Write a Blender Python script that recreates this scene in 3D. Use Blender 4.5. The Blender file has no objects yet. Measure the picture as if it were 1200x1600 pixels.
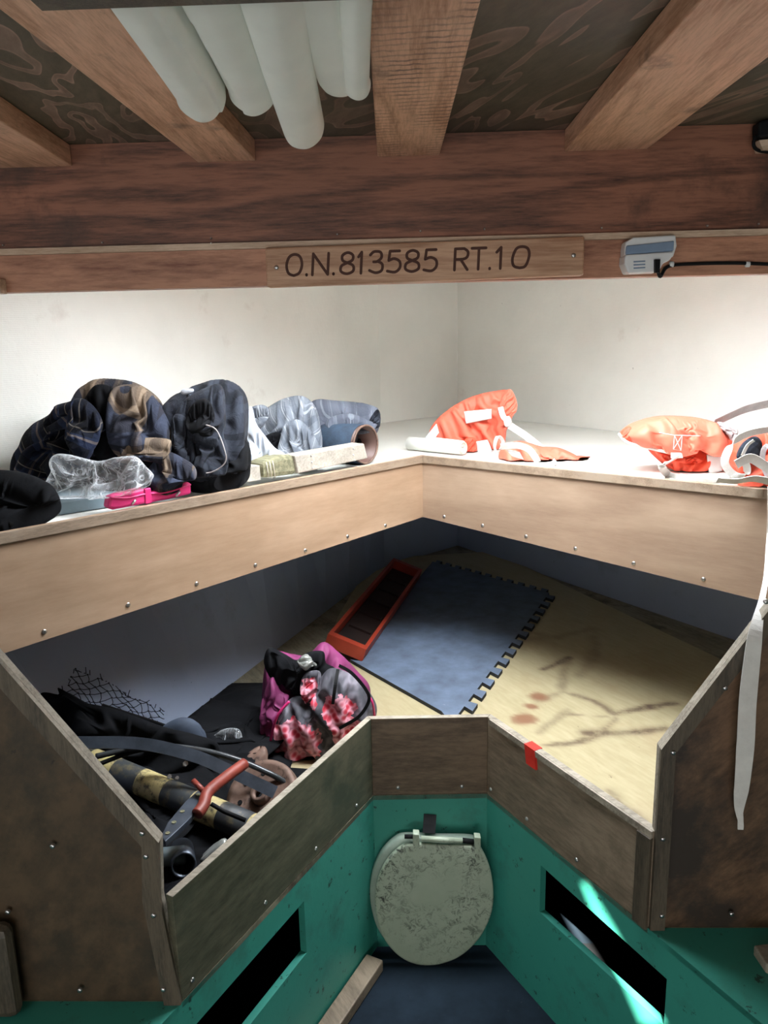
import bpy, bmesh, math, random
import numpy as np
from mathutils import Vector, Matrix, noise
random.seed(7)
# ------------------------------------------------------------------ camera
F = 1200.0; CZ = 1.47
YAW, PITCH, ROLL = [math.radians(a) for a in (1.7, 12.5, 1.3)]
fw = Vector((-math.sin(YAW)*math.cos(PITCH), math.cos(YAW)*math.cos(PITCH), -math.sin(PITCH)))
r0 = Vector((math.cos(YAW), math.sin(YAW), 0)); u0 = r0.cross(fw)
rt = r0*math.cos(ROLL) - u0*math.sin(ROLL); up = u0*math.cos(ROLL) + r0*math.sin(ROLL)
CAM = Vector((0, 0, CZ))
sc = bpy.context.scene
cd = bpy.data.cameras.new('camera'); cam = bpy.data.objects.new('camera', cd); sc.collection.objects.link(cam)
cam.matrix_world = Matrix(((rt.x, up.x, -fw.x, 0), (rt.y, up.y, -fw.y, 0), (rt.z, up.z, -fw.z, CZ), (0, 0, 0, 1)))
cd.sensor_fit = 'VERTICAL'; cd.sensor_height = 36; cd.lens = 36*F/1600; cd.clip_start = .02
sc.camera = cam
# ------------------------------------------------------------------ light
sc.view_settings.view_transform = 'Standard'; sc.view_settings.look = 'None'
sc.view_settings.exposure = 0.0; sc.view_settings.gamma = 1
W = bpy.data.worlds.new('world'); sc.world = W; W.use_nodes = True
W.node_tree.nodes['Background'].inputs[0].default_value = (.72, .86, 1, 1)
W.node_tree.nodes['Background'].inputs[1].default_value = .5
def area(name, loc, aim, sx, sy, power, col, spread=180):
    l = bpy.data.lights.new(name, 'AREA'); l.shape = 'RECTANGLE'; l.size = sx; l.size_y = sy
    l.energy = power; l.color = col; l.spread = math.radians(spread)
    o = bpy.data.objects.new(name, l); sc.collection.objects.link(o); o.location = loc
    o.rotation_euler = (Vector(aim)-Vector(loc)).to_track_quat('-Z', 'Y').to_euler(); return o
area('hatch_daylight', (.22, 1.76, 1.90), (.22, 1.62, 0), 1.0, .34, 47, (.90, .95, 1), 165)
area('aft_low_fill', (-.2, -2.0, .6), (0, 1.5, 1.4), 1.3, .7, 23, (1, .95, .88))  # low fill added aft, stands for light bounced up off the sole
area('port_window_daylight', (-1.35, -.5, 1.3), (1, 1.9, 1.0), 1.1, .45, 7, (.95, .97, 1))
SUN = Vector((-.13, -1.30, 1.15)).normalized()          # towards the sun
sl_ = bpy.data.lights.new('sun', 'SUN'); sl_.energy = 80; sl_.angle = math.radians(.5); sl_.color = (1, .96, .82)
so = bpy.data.objects.new('sun', sl_); sc.collection.objects.link(so); so.rotation_euler = SUN.to_track_quat('Z', 'Y').to_euler()

# ------------------------------------------------------------------ picking points in the place
def ray(x, y): return fw + rt*((x-600)/F) + up*((800-y)/F)
def Z(x, y, z): d = ray(x, y); return CAM + d*((z-CZ)/d.z)
def Y(x, y, Yv): d = ray(x, y); return CAM + d*(Yv/d.y)
def onplane(x, y, p, n): d = ray(x, y); return CAM + d*((Vector(p)-CAM).dot(n)/d.dot(n))
def vert(x, y, a, b): n = Vector((b[1]-a[1], a[0]-b[0], 0)); return onplane(x, y, (a[0], a[1], 0), n)

# ------------------------------------------------------------------ materials
def N(nt, t, **k):
    n = nt.nodes.new(t)
    for a, v in k.items():
        if a in n.inputs.keys() if isinstance(a, str) else False: n.inputs[a].default_value = v
        else: setattr(n, a, v)
    return n
def ramp(nt, fac, stops):
    r = nt.nodes.new('ShaderNodeValToRGB'); e = r.color_ramp.elements
    while len(e) < len(stops): e.new(.5)
    for i, (p, c) in enumerate(stops):
        e[i].position = p; e[i].color = (*c, 1) if len(c) == 3 else c
    nt.links.new(fac, r.inputs[0]); return r.outputs[0]
def start(name, rough=.6):
    m = bpy.data.materials.new(name); m.use_nodes = True; nt = m.node_tree; b = nt.nodes['Principled BSDF']
    b.inputs['Roughness'].default_value = rough; return m, nt, b
def mapped(nt, scale=(1, 1, 1), rot=(0, 0, 0), coord='Object'):
    tc = nt.nodes.new('ShaderNodeTexCoord'); mp = nt.nodes.new('ShaderNodeMapping')
    r = nt.nodes.new('ShaderNodeMapping'); r.inputs['Rotation'].default_value = rot
    nt.links.new(tc.outputs[coord], r.inputs[0]); nt.links.new(r.outputs[0], mp.inputs[0])
    mp.inputs['Scale'].default_value = scale; return mp.outputs[0]
def nz(nt, vec, scale, detail=4, rough=.6, dist=0):
    n = nt.nodes.new('ShaderNodeTexNoise'); n.inputs['Scale'].default_value = scale; n.inputs['Detail'].default_value = detail
    n.inputs['Roughness'].default_value = rough; n.inputs['Distortion'].default_value = dist
    nt.links.new(vec, n.inputs['Vector']); return n.outputs[0]
def mixc(nt, fac, a, b, mode='MIX'):
    m = nt.nodes.new('ShaderNodeMix'); m.data_type = 'RGBA'; m.blend_type = mode
    for s, v in ((0, fac), (6, a), (7, b)):
        if isinstance(v, (int, float)): m.inputs[s].default_value = v
        elif isinstance(v, tuple): m.inputs[s].default_value = (*v, 1)
        else: nt.links.new(v, m.inputs[s])
    return m.outputs[2]
def math_(nt, op, a, b=None, c=None):
    m = nt.nodes.new('ShaderNodeMath'); m.operation = op
    for i, v in enumerate((a, b, c)):
        if v is None: continue
        if isinstance(v, (int, float)): m.inputs[i].default_value = v
        else: nt.links.new(v, m.inputs[i])
    return m.outputs[0]
def bump(nt, b, h, strength=.3, dist=.002):
    n = nt.nodes.new('ShaderNodeBump'); n.inputs['Strength'].default_value = strength; n.inputs['Distance'].default_value = dist
    nt.links.new(h, n.inputs['Height']); nt.links.new(n.outputs[0], b.inputs['Normal'])
def plain(name, col, rough=.6, var=.25, vs=12, metal=0, bmp=.15, bs=60, spots=None, spec=.5):
    m, nt, b = start(name, rough); b.inputs['Specular IOR Level'].default_value = spec; v = mapped(nt)
    a = nz(nt, v, vs, 5)
    c = ramp(nt, a, [(.3, tuple(x*(1-var) for x in col)), (.7, tuple(min(1, x*(1+var)) for x in col))])
    if spots:
        s = nz(nt, v, spots[1], 6, .7); k = ramp(nt, s, [(spots[2], (0, 0, 0)), (spots[2]+.06, (1, 1, 1))])
        c = mixc(nt, k, c, spots[0])
    nt.links.new(c, b.inputs['Base Color']); b.inputs['Metallic'].default_value = metal
    if bmp: bump(nt, b, nz(nt, v, bs, 3), bmp)
    return m
def wood(name, dark, light, rot=(0, 0, 0), rings=9, stretch=9, scale=1.6, rough=.55, grime=None, gs=3.0, gt=.52, gw=.15, marks=None, bmp=.25, contrast=1, seed=0, fw=1):
    """plywood / plank: contour lines of a stretched noise along the local x axis of rot"""
    m, nt, b = start(name, rough); v = mapped(nt, (1, stretch, stretch), rot); v0 = mapped(nt)
    off = nt.nodes.new('ShaderNodeVectorMath'); off.operation = 'ADD'; off.inputs[1].default_value = (seed*3.1, seed*1.7, seed*2.3)
    nt.links.new(v, off.inputs[0]); v = off.outputs[0]
    base = nz(nt, v, scale, 2, .5, .3)
    s = math_(nt, 'SINE', math_(nt, 'MULTIPLY', base, rings*6.28))
    s = math_(nt, 'MULTIPLY_ADD', s, .5, .5)
    fine = nz(nt, v, scale*14, 5, .7)
    t = math_(nt, 'ADD', math_(nt, 'MULTIPLY', s, .22*contrast), math_(nt, 'MULTIPLY_ADD', fine, fw, .5-.5*fw))
    c = ramp(nt, t, [(.32, dark), (.60+.16*contrast, light)])
    big = nz(nt, v0, 2.2, 4, .6)
    c = mixc(nt, .55, c, ramp(nt, big, [(.3, (.55, .53, .5)), (.7, (1, 1, 1))]), 'MULTIPLY')
    if grime:
        g = nz(nt, v0, gs, 7, .68); k = ramp(nt, g, [(gt, (0, 0, 0)), (gt+gw, (1, 1, 1))]); c = mixc(nt, k, c, grime)
    if marks:
        vm = mapped(nt, (1, 2.5, 2.5), rot); g = nz(nt, vm, marks[1], 6, .72); k = ramp(nt, g, [(marks[2], (0, 0, 0)), (marks[2]+.04, (.8, .8, .8))]); c = mixc(nt, k, c, marks[0])
    nt.links.new(c, b.inputs['Base Color']); bump(nt, b, t, bmp, .0015); return m
def paint(name, col, dirt, rough=.5, ds=4, dt=.55, speck=.66, weave=False, scratch=None):
    m, nt, b = start(name, rough); v = mapped(nt)
    big = nz(nt, v, 1.7, 5, .6)
    c = ramp(nt, big, [(.3, tuple(x*.86 for x in col)), (.7, col)])
    g = nz(nt, v, ds, 8, .7); c = mixc(nt, ramp(nt, g, [(dt, (0, 0, 0)), (dt+.18, (.75, .75, .75))]), c, dirt)
    s = nz(nt, v, 38, 6, .75); c = mixc(nt, ramp(nt, s, [(speck, (0, 0, 0)), (speck+.03, (.9, .9, .9))]), c, tuple(x*.25 for x in dirt))
    nt.links.new(c, b.inputs['Base Color'])
    h = nz(nt, v, 30, 4)
    if weave:
        w = nt.nodes.new('ShaderNodeTexWave'); w.bands_direction = 'Z'; w.inputs['Scale'].default_value = 60; w.inputs['Distortion'].default_value = 3; w.inputs['Detail'].default_value = 2
        nt.links.new(v, w.inputs[0]); h = math_(nt, 'ADD', math_(nt, 'MULTIPLY', w.outputs[1], .25), math_(nt, 'MULTIPLY', h, 1.5))
    bump(nt, b, h, .35, .002); return m
def plaid(name, base, stripes, scale=16, rot=.3, rough=.95, contrast=.8):
    """woven check read from the cloth's own uv; stripes: (colour, position in the repeat, half width)"""
    m, nt, b = start(name, rough); v = mapped(nt, (scale, scale, 1), (0, 0, rot), 'UV')
    wob = nt.nodes.new('ShaderNodeVectorMath'); wob.operation = 'ADD'
    nn = nt.nodes.new('ShaderNodeTexNoise'); nn.inputs['Scale'].default_value = .35; nt.links.new(v, nn.inputs['Vector'])
    ms = nt.nodes.new('ShaderNodeVectorMath'); ms.operation = 'SCALE'; ms.inputs['Scale'].default_value = 1.1
    nt.links.new(nn.outputs[1], ms.inputs[0]); nt.links.new(v, wob.inputs[0]); nt.links.new(ms.outputs[0], wob.inputs[1])
    sx = nt.nodes.new('ShaderNodeSeparateXYZ'); nt.links.new(wob.outputs[0], sx.inputs[0])
    c = ramp(nt, nz(nt, v, .8, 4), [(.3, tuple(x*.7 for x in base)), (.7, tuple(x*1.25 for x in base))])
    for ax in (0, 1):
        fr = math_(nt, 'FRACT', sx.outputs[ax])
        for col, p, w in stripes:
            d = math_(nt, 'ABSOLUTE', math_(nt, 'SUBTRACT', fr, p))
            k = math_(nt, 'MULTIPLY', math_(nt, 'LESS_THAN', d, w), contrast*(.75 if ax else .6))
            c = mixc(nt, k, c, col)
    nt.links.new(c, b.inputs['Base Color']); b.inputs['Sheen Weight'].default_value = .02; b.inputs['Specular IOR Level'].default_value = .2
    bump(nt, b, nz(nt, mapped(nt), 34, 4, .55, 1.2), .7, .006); return m
M = {}
ZR = lambda a: (0, 0, math.radians(a))
M['white_hull'] = paint('white_painted_fibreglass', (.88, .885, .835), (.55, .50, .45), .45, 3, .6, .70, weave=True)
M['green'] = paint('green_painted_wood', (.04, .285, .225), (.035, .13, .11), .45, 7, .54, .62)
M['sole'] = plain('dark_blue_sole', (.010, .017, .026), .9, .4, 9, spec=.12, spots=((.08, .08, .08), 40, .68))
def deckply():
    m, nt, b = start('weathered_deck_plywood', .5); v = mapped(nt, (1, 3.0, 1), ZR(72)); v0 = mapped(nt)
    n1 = nz(nt, v, 1.15, 3, .55, .8); sn = math_(nt, 'SINE', math_(nt, 'MULTIPLY', n1, 62))
    lines = ramp(nt, sn, [(.50, (0, 0, 0)), (.62, (1, 1, 1)), (.9, (.5, .5, .5))])
    msk = ramp(nt, nz(nt, v0, 2.6, 4, .6), [(.38, (.35, .35, .35)), (.58, (1, 1, 1))])
    fine = nz(nt, v, 16, 6, .7)
    base = ramp(nt, fine, [(.3, (.08, .07, .045)), (.7, (.17, .14, .095))])
    pink = ramp(nt, fine, [(.3, (.36, .21, .16)), (.7, (.58, .38, .30))])
    c = mixc(nt, math_(nt, 'MULTIPLY', lines, msk), base, pink)
    sp = ramp(nt, nz(nt, v0, 30, 5, .7), [(.72, (0, 0, 0)), (.75, (1, 1, 1))]); c = mixc(nt, sp, c, (.45, .44, .38))
    dk = ramp(nt, nz(nt, v0, 1.5, 3, .5), [(.4, (.5, .5, .48)), (.65, (1, 1, 1))]); c = mixc(nt, 1.0, c, dk, 'MULTIPLY')
    nt.links.new(c, b.inputs['Base Color']); bump(nt, b, fine, .3, .001); return m
M['deck_ply'] = deckply()
M['beam'] = wood('orange_fir_beam', (.46, .22, .115), (.88, .53, .36), ZR(90), 4, 10, 1.6, .55, grime=(.20, .12, .08), gs=5, gt=.60, gw=.12, marks=((.05, .03, .02), 12, .69))
M['header'] = wood('reddish_header_plywood', (.055, .020, .012), (.33, .135, .08), (0, 0, 0), 4, 11, 1.4, .5, contrast=1.5, grime=(.045, .022, .015), gs=3.0, gt=.55, gw=.14, marks=((.022, .012, .008), 13, .71))
M['header_pale'] = wood('reddish_lower_header_board', (.22, .08, .045), (.58, .29, .18), (0, 0, 0), 5, 7, 1.1, .5)
M['batten'] = wood('pale_batten', (.44, .30, .20), (.74, .56, .42), (0, 0, 0), 3, 10, 3, .6)
M['sign'] = wood('sign_cedar', (.36, .17, .09), (.68, .42, .27), (0, 0, 0), 7, 16, .9, .5, bmp=.4)
M['engraved'] = plain('routed_dark_letters', (.07, .022, .012), .7, .3)
M['fascia_l'] = wood('blond_plywood', (.30, .19, .115), (.50, .35, .24), ZR(-48), 3.5, 6, .9, .45, grime=(.46, .30, .19), gs=2.5, gt=.6, contrast=1.0, fw=.4, bmp=.1)
M['fascia_r'] = wood('blond_plywood_greyed', (.26, .17, .115), (.44, .32, .23), ZR(39), 3.5, 6, 1.0, .45, grime=(.34, .24, .17), gs=3, gt=.55, contrast=1.0, fw=.4, bmp=.1, marks=((.16, .09, .05), 4, .70))
M['lip'] = wood('greyed_edge_batten', (.17, .12, .08), (.36, .27, .195), ZR(-48), 2, 8, 4, .6, grime=(.3, .24, .18), gs=8)
M['fid_l'] = wood('green_grey_worn_plywood', (.045, .05, .03), (.14, .135, .09), ZR(-62), 4, 4, 1.5, .55, grime=(.05, .06, .04), gs=5, gt=.5)
M['fid_c'] = wood('brown_worn_plywood', (.075, .05, .03), (.21, .145, .09), ZR(0), 4, 5, 1.7, .5, grime=(.07, .05, .03), gs=4, gt=.55)
M['fid_r'] = wood('grey_brown_worn_plywood', (.12, .088, .06), (.29, .225, .16), ZR(60), 4, 5, 1.7, .5, grime=(.12, .09, .06), gs=4, gt=.55, marks=((.05, .035, .02), 9, .7))
M['edge'] = wood('raw_worn_edge', (.16, .14, .105), (.38, .34, .275), ZR(0), 3, 3, 5, .7, grime=(.12, .10, .07), gs=14, gt=.55)
M['wing_l'] = wood('dark_stained_plywood_panel', (.026, .017, .009), (.095, .06, .032), (0, math.radians(60), 0), 2, 1.5, 1.5, .5, grime=(.022, .018, .012), gs=6, gt=.5, gw=.2, marks=((.012, .008, .006), 15, .66))
M['wing_r'] = wood('brown_stained_plywood_panel', (.05, .028, .016), (.20, .115, .065), (0, math.radians(40), 0), 3, 2.5, 1.5, .5, grime=(.035, .024, .018), gs=3.5, gt=.5, gw=.12, marks=((.012, .008, .006), 15, .7))
M['border'] = wood('dark_border_batten', (.035, .028, .02), (.12, .095, .065), (0, math.radians(90), 0), 2, 8, 3, .55)
M['berth_dark'] = wood('dark_berth_edge_plywood', (.16, .145, .10), (.34, .31, .22), ZR(60), 4, 5, 1.6, .6, grime=(.07, .05, .035), gs=6)
M['metal'] = plain('steel', (.55, .55, .55), .3, .2, 30, 1)
M['black'] = plain('black_rubber', (.006, .0065, .0075), .7, .4, 14, spec=.2)
M['blackcloth'] = plain('black_cloth', (.006, .0065, .008), .95, .4, 14, bmp=.4, spec=.15)
M['mat'] = plain('blue_grey_foam_mat', (.10, .135, .195), .75, .28, 14, bmp=.3, bs=220, spots=((.2, .24, .3), 60, .66))
M['matedge'] = plain('black_foam_edge', (.02, .024, .028), .8)
M['orange_plastic'] = plain('red_orange_plastic', (.34, .04, .018), .45, .3, 6)
M['tray_in'] = plain('dark_brown_plastic', (.018, .007, .005), .7, .4, 6)
M['canvas'] = plain('off_white_canvas', (.90, .92, .86), .85, .06, 6, bmp=.3, bs=25)
M['white_pl'] = plain('white_plastic', (.75, .77, .78), .35, .05)
M['lens'] = plain('blue_grey_lens', (.22, .30, .42), .15, .15)
M['orange'] = plain('orange_nylon', (.76, .15, .09), .6, .12, 8, bmp=.5, bs=25)
M['orange_dark'] = plain('red_nylon', (.62, .07, .03), .6, .15, 8, bmp=.4, bs=25)
M['reflect'] = plain('silver_reflective_tape', (.66, .70, .70), .35, .1, 20, bmp=.5, bs=25)
M['webbing'] = plain('white_webbing', (.66, .65, .62), .85, .1, 30, bmp=.4, bs=240)
M['webbing_grey'] = plain('grey_webbing', (.42, .38, .38), .85, .12, 30, bmp=.4, bs=240)
M['pink'] = plain('pink_vinyl', (.62, .03, .17), .4, .2, 15)
M['case'] = plain('blue_grey_plastic_case', (.16, .22, .25), .45, .2)
M['white_cloth'] = plain('white_cloth', (.44, .48, .54), .9, .08, 6, bmp=.4, bs=30)
M['block'] = wood('pale_dirty_wood_block', (.27, .245, .205), (.47, .445, .39), (0, 0, 0), 2, 5, 3, .8)
M['bundle'] = wood('olive_fibre_bundle', (.09, .09, .05), (.30, .29, .18), (0, 0, math.radians(40)), 2, 30, 3, .9, bmp=.8)
M['tubebrown'] = plain('brown_tube_inside', (.09, .045, .035), .5, .2)
M['denim'] = plain('blue_denim', (.025, .045, .075), .9, .35, 30, bmp=.4, bs=200)
M['seat'] = None
M['rust'] = plain('rusty_steel', (.17, .105, .08), .65, .35, 30, .3, spots=((.07, .04, .03), 26, .58), bmp=.5)
M['redpaint'] = plain('worn_red_paint', (.23, .04, .026), .5, .35, 30, spots=((.10, .05, .04), 40, .62))
M['barblack'] = plain('grey_black_steel', (.07, .085, .11), .35, .3, 30, .5)
M['barshine'] = plain('dark_glossy_hose', (.05, .055, .06), .22, .3, 30, .2)
M['net'] = plain('black_blue_net_cord', (.008, .012, .025), .8, .3)
M['foil'] = plain('crumpled_foil_plastic', (.34, .36, .34), .25, .3, 30, .4, bmp=.8, bs=60)
M['redtape'] = plain('red_tape', (.62, .03, .02), .4, .15, 30)
M['copper'] = plain('pale_roll_end', (.55, .50, .42), .7, .1)
M['magenta'] = plain('magenta_lining', (.20, .025, .11), .7, .35, 9, bmp=.4, bs=40)
M['jk1'] = plaid('navy_black_check', (.006, .008, .016), [((.018, .028, .065), .3, .14), ((.17, .14, .12), .36, .03), ((.001, .001, .002), .7, .13), ((.17, .15, .13), .6, .014)], 11, .5)
M['jk2'] = plaid('brown_navy_check', (.018, .019, .027), [((.15, .11, .075), .3, .12), ((.035, .045, .075), .68, .14), ((.25, .19, .135), .3, .03), ((.005, .006, .01), .5, .05)], 9.5, .25)
M['jk3'] = plaid('charcoal_cloth', (.018, .021, .030), [((.032, .039, .053), .4, .1), ((.004, .005, .007), .75, .08)], 13, .6)
M['shirt'] = plaid('light_grey_check', (.16, .18, .21), [((.085, .10, .125), .3, .12), ((.40, .43, .46), .66, .035), ((.28, .31, .35), .8, .02)], 22, .7)
M['shirt2'] = plaid('slate_grey_check', (.115, .13, .165), [((.065, .075, .10), .3, .12), ((.22, .25, .29), .6, .03)], 18, .3)
def seatmat():
    m, nt, b = start('mouldy_seat_plastic', .4); v = mapped(nt)
    c = ramp(nt, nz(nt, v, 4, 4), [(.3, (.31, .38, .28)), (.7, (.47, .53, .42))])
    patch = nz(nt, v, 7, 3, .5); sp = nz(nt, v, 55, 7, .8, 1.2)
    k = math_(nt, 'MULTIPLY', ramp(nt, patch, [(.40, (0, 0, 0)), (.62, (1, 1, 1))]), ramp(nt, sp, [(.50, (0, 0, 0)), (.58, (1, 1, 1))]))
    c = mixc(nt, k, c, (.045, .055, .045)); nt.links.new(c, b.inputs['Base Color']); return m
M['seat'] = seatmat()
M['seat2'] = plain('pale_green_seat_plastic', (.30, .37, .31), .4, .2, 20)
def floral():
    m, nt, b = start('floral_print', .75); v = mapped(nt, coord='UV')
    g = ramp(nt, nz(nt, v, 14, 3), [(.35, (.018, .018, .024)), (.5, (.06, .06, .075)), (.62, (.22, .20, .24)), (.75, (.08, .08, .10))])
    wv = nt.nodes.new('ShaderNodeTexNoise'); wv.inputs['Scale'].default_value = 40; wv.inputs['Detail'].default_value = 4; nt.links.new(v, wv.inputs['Vector'])
    vo = nt.nodes.new('ShaderNodeTexVoronoi'); vo.inputs['Scale'].default_value = 55; nt.links.new(v, vo.inputs['Vector'])
    pet = ramp(nt, vo.outputs['Distance'], [(.05, (.35, .008, .02)), (.3, (.62, .05, .09)), (.55, (.85, .42, .52)), (.9, (.20, .008, .02))])
    for cx, cy, r in ((-.05, .075, .062), (-.105, .06, .045), (.085, .10, .045), (.06, .16, .04), (-.02, .19, .03), (.11, .04, .03)):
        sb = nt.nodes.new('ShaderNodeVectorMath'); sb.operation = 'DISTANCE'; sb.inputs[1].default_value = (cx, cy, 0); nt.links.new(v, sb.inputs[0])
        d = math_(nt, 'ADD', sb.outputs['Value'], math_(nt, 'MULTIPLY', math_(nt, 'SUBTRACT', wv.outputs[0], .5), .06))
        g = mixc(nt, math_(nt, 'LESS_THAN', d, r), g, pet)
    nt.links.new(g, b.inputs['Base Color']); return m
M['floral'] = floral()
def hazard():
    m, nt, b = start('yellow_black_hazard_tube', .5); v = mapped(nt)
    sx = nt.nodes.new('ShaderNodeSeparateXYZ'); nt.links.new(v, sx.inputs[0])
    k = math_(nt, 'LESS_THAN', math_(nt, 'FRACT', math_(nt, 'MULTIPLY_ADD', sx.outputs[0], 6.6, .35)), .5)
    c = mixc(nt, k, (.035, .04, .045), (.52, .43, .20))
    g = nz(nt, v, 40, 6, .7); c = mixc(nt, ramp(nt, g, [(.5, (0, 0, 0)), (.62, (1, 1, 1))]), c, (.10, .085, .05))
    nt.links.new(c, b.inputs['Base Color']); return m
M['hazard'] = hazard()
def plastic():
    m, nt, b = start('clear_plastic_film', .1); v = mapped(nt)
    b.inputs['Base Color'].default_value = (.80, .84, .88, 1); b.inputs['Specular IOR Level'].default_value = 1
    lw = nt.nodes.new('ShaderNodeLayerWeight'); lw.inputs[0].default_value = .35
    f = ramp(nt, lw.outputs['Facing'], [(.1, (.10, .10, .10)), (.9, (.75, .75, .75))])
    st = ramp(nt, nz(nt, v, 14, 3, .5, 2.0), [(.47, (0, 0, 0)), (.5, (.35, .35, .35)), (.53, (0, 0, 0))])
    a = math_(nt, 'ADD', f, st); nt.links.new(a, b.inputs['Alpha'])
    bump(nt, b, nz(nt, v, 16, 2, .5, 2.0), .8, .008); return m
M['plastic'] = plastic()
def plyberth():
    m, nt, b = start('stained_yellow_plywood', .55); v0 = mapped(nt); v = mapped(nt, (1, 5, 5), ZR(60))
    s = math_(nt, 'SINE', math_(nt, 'MULTIPLY', nz(nt, v, 1.2, 2), 30)); f = nz(nt, v, 18, 5)
    t = math_(nt, 'ADD', math_(nt, 'MULTIPLY', s, .03), math_(nt, 'MULTIPLY_ADD', f, .5, .25))
    c = ramp(nt, t, [(.3, (.33, .28, .155)), (.7, (.46, .40, .25))])
    c = mixc(nt, ramp(nt, nz(nt, v0, 3.2, 6, .65), [(.48, (0, 0, 0)), (.75, (.6, .6, .6))]), c, (.30, .21, .11))
    c = mixc(nt, ramp(nt, nz(nt, v0, 30, 6, .75), [(.67, (0, 0, 0)), (.70, (.8, .8, .8))]), c, (.12, .09, .05))
    at = nt.nodes.new('ShaderNodeAttribute'); at.attribute_name = 'stain'
    n2 = nz(nt, v0, 26, 6, .7)
    k = math_(nt, 'MULTIPLY', at.outputs['Fac'], ramp(nt, n2, [(.32, (.45, .45, .45)), (.55, (1, 1, 1))]))
    c = mixc(nt, k, c, (.085, .05, .03))
    at2 = nt.nodes.new('ShaderNodeAttribute'); at2.attribute_name = 'rust'
    c = mixc(nt, math_(nt, 'MINIMUM', math_(nt, 'MULTIPLY', at2.outputs['Fac'], 1.3), .9), c, (.20, .085, .045))
    nt.links.new(c, b.inputs['Base Color']); return m
M['ply'] = plyberth()

# ------------------------------------------------------------------ mesh helpers
def tag(o, label=None, cat=None, group=None, kind=None):
    for k, v in (('label', label), ('category', cat), ('group', group), ('kind', kind)):
        if v: o[k] = v
    return o
def thing(name, loc, label, cat, group=None):
    o = bpy.data.objects.new(name, None); sc.collection.objects.link(o); o.location = loc; o.empty_display_size = .05
    bpy.context.view_layer.update(); return tag(o, label, cat, group)
def worldloc(o):
    v = Vector(o.location)
    while o.parent: o = o.parent; v += Vector(o.location)
    return v
def obj(name, bm, mat, parent=None, smooth=False, mods=None):
    """link a bmesh built in place coordinates as one mesh object with its origin at its own base"""
    vs = [v.co for v in bm.verts]
    lo = Vector([min(v[i] for v in vs) for i in range(3)]); hi = Vector([max(v[i] for v in vs) for i in range(3)])
    org = Vector(((lo.x+hi.x)/2, (lo.y+hi.y)/2, lo.z))
    for v in bm.verts: v.co -= org
    me = bpy.data.meshes.new(name); bm.to_mesh(me); bm.free()
    for m in (mat if isinstance(mat, (list, tuple)) else [mat]): me.materials.append(m)
    if smooth:
        for p in me.polygons: p.use_smooth = True
    o = bpy.data.objects.new(name, me); sc.collection.objects.link(o)
    o.location = org - worldloc(parent) if parent else org
    if parent: o.parent = parent
    for md in (mods or []):
        q = o.modifiers.new(md[0].lower(), md[0])
        for k, v in md[1].items(): setattr(q, k, v)
    return o
BEV = lambda w: [('BEVEL', dict(width=w, segments=2, limit_method='ANGLE'))]
def solid(bm, bottom, top):
    a = [bm.verts.new(p) for p in bottom]; b = [bm.verts.new(p) for p in top]; n = len(a)
    bm.faces.new(a); bm.faces.new(b[::-1])
    for i in range(n): bm.faces.new((a[i], b[i], b[(i+1) % n], a[(i+1) % n]))
    bmesh.ops.recalc_face_normals(bm, faces=bm.faces[:]); return bm
def prism(pts, off):
    off = Vector(off); return solid(bmesh.new(), pts, [Vector(p)+off for p in pts])
def box(lo, hi, bm=None):
    bm = bm or bmesh.new(); x0, y0, z0 = lo; x1, y1, z1 = hi
    return solid(bm, [(x0, y0, z0), (x1, y0, z0), (x1, y1, z0), (x0, y1, z0)], [(x0, y0, z1), (x1, y0, z1), (x1, y1, z1), (x0, y1, z1)])
def spline(pts, n=8, closed=False):
    pts = [Vector(p) for p in pts]; out = []; L = len(pts); rng = range(L if closed else L-1)
    for i in rng:
        g = (lambda k: pts[k % L]) if closed else (lambda k: pts[max(0, min(L-1, k))])
        a, b, c, d = g(i-1), g(i), g(i+1), g(i+2)
        for j in range(n):
            t = j/n; out.append(.5*((2*b)+(c-a)*t+(2*a-5*b+4*c-d)*t*t+(3*b-a-3*c+d)*t**3))
    if not closed: out.append(pts[-1])
    return out
def tube(pts, r, seg=10, bm=None, cap=True, squash=1, upv=None, wr=None):
    """swept tube; r number or list; squash flattens along the side axis"""
    bm = bm or bmesh.new(); n = len(pts); rings = []; prev = None
    uvl = bm.loops.layers.uv.verify()
    for i, p in enumerate(pts):
        t = (Vector(pts[min(n-1, i+1)])-Vector(pts[max(0, i-1)])).normalized()
        if prev is None:
            a = upv or (Vector((0, 0, 1)) if abs(t.z) < .9 else Vector((1, 0, 0)))
        else: a = prev
        s = t.cross(a).normalized(); a = s.cross(t).normalized(); prev = a
        rr = r[i] if isinstance(r, (list, tuple)) else r; row = []
        for k in range(seg):
            th = 2*math.pi*k/seg; q = rr
            if wr: q = rr*(1+wr(i/(n-1), th))
            row.append(bm.verts.new(Vector(p)+a*math.cos(th)*q*squash+s*math.sin(th)*q))
        rings.append(row)
    for i in range(n-1):
        for k in range(seg):
            f = bm.faces.new((rings[i][k], rings[i][(k+1) % seg], rings[i+1][(k+1) % seg], rings[i+1][k]))
            ro = r[0] if isinstance(r, (list, tuple)) else r
            for l, (a_, b_) in zip(f.loops, ((i, k), (i, k+1), (i+1, k+1), (i+1, k))):
                l[uvl].uv = (b_/seg*6.28*ro, a_*(Vector(pts[1])-Vector(pts[0])).length)
    if cap: bm.faces.new(rings[0]); bm.faces.new(rings[-1][::-1])
    bmesh.ops.recalc_face_normals(bm, faces=bm.faces[:]); return bm
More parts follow.
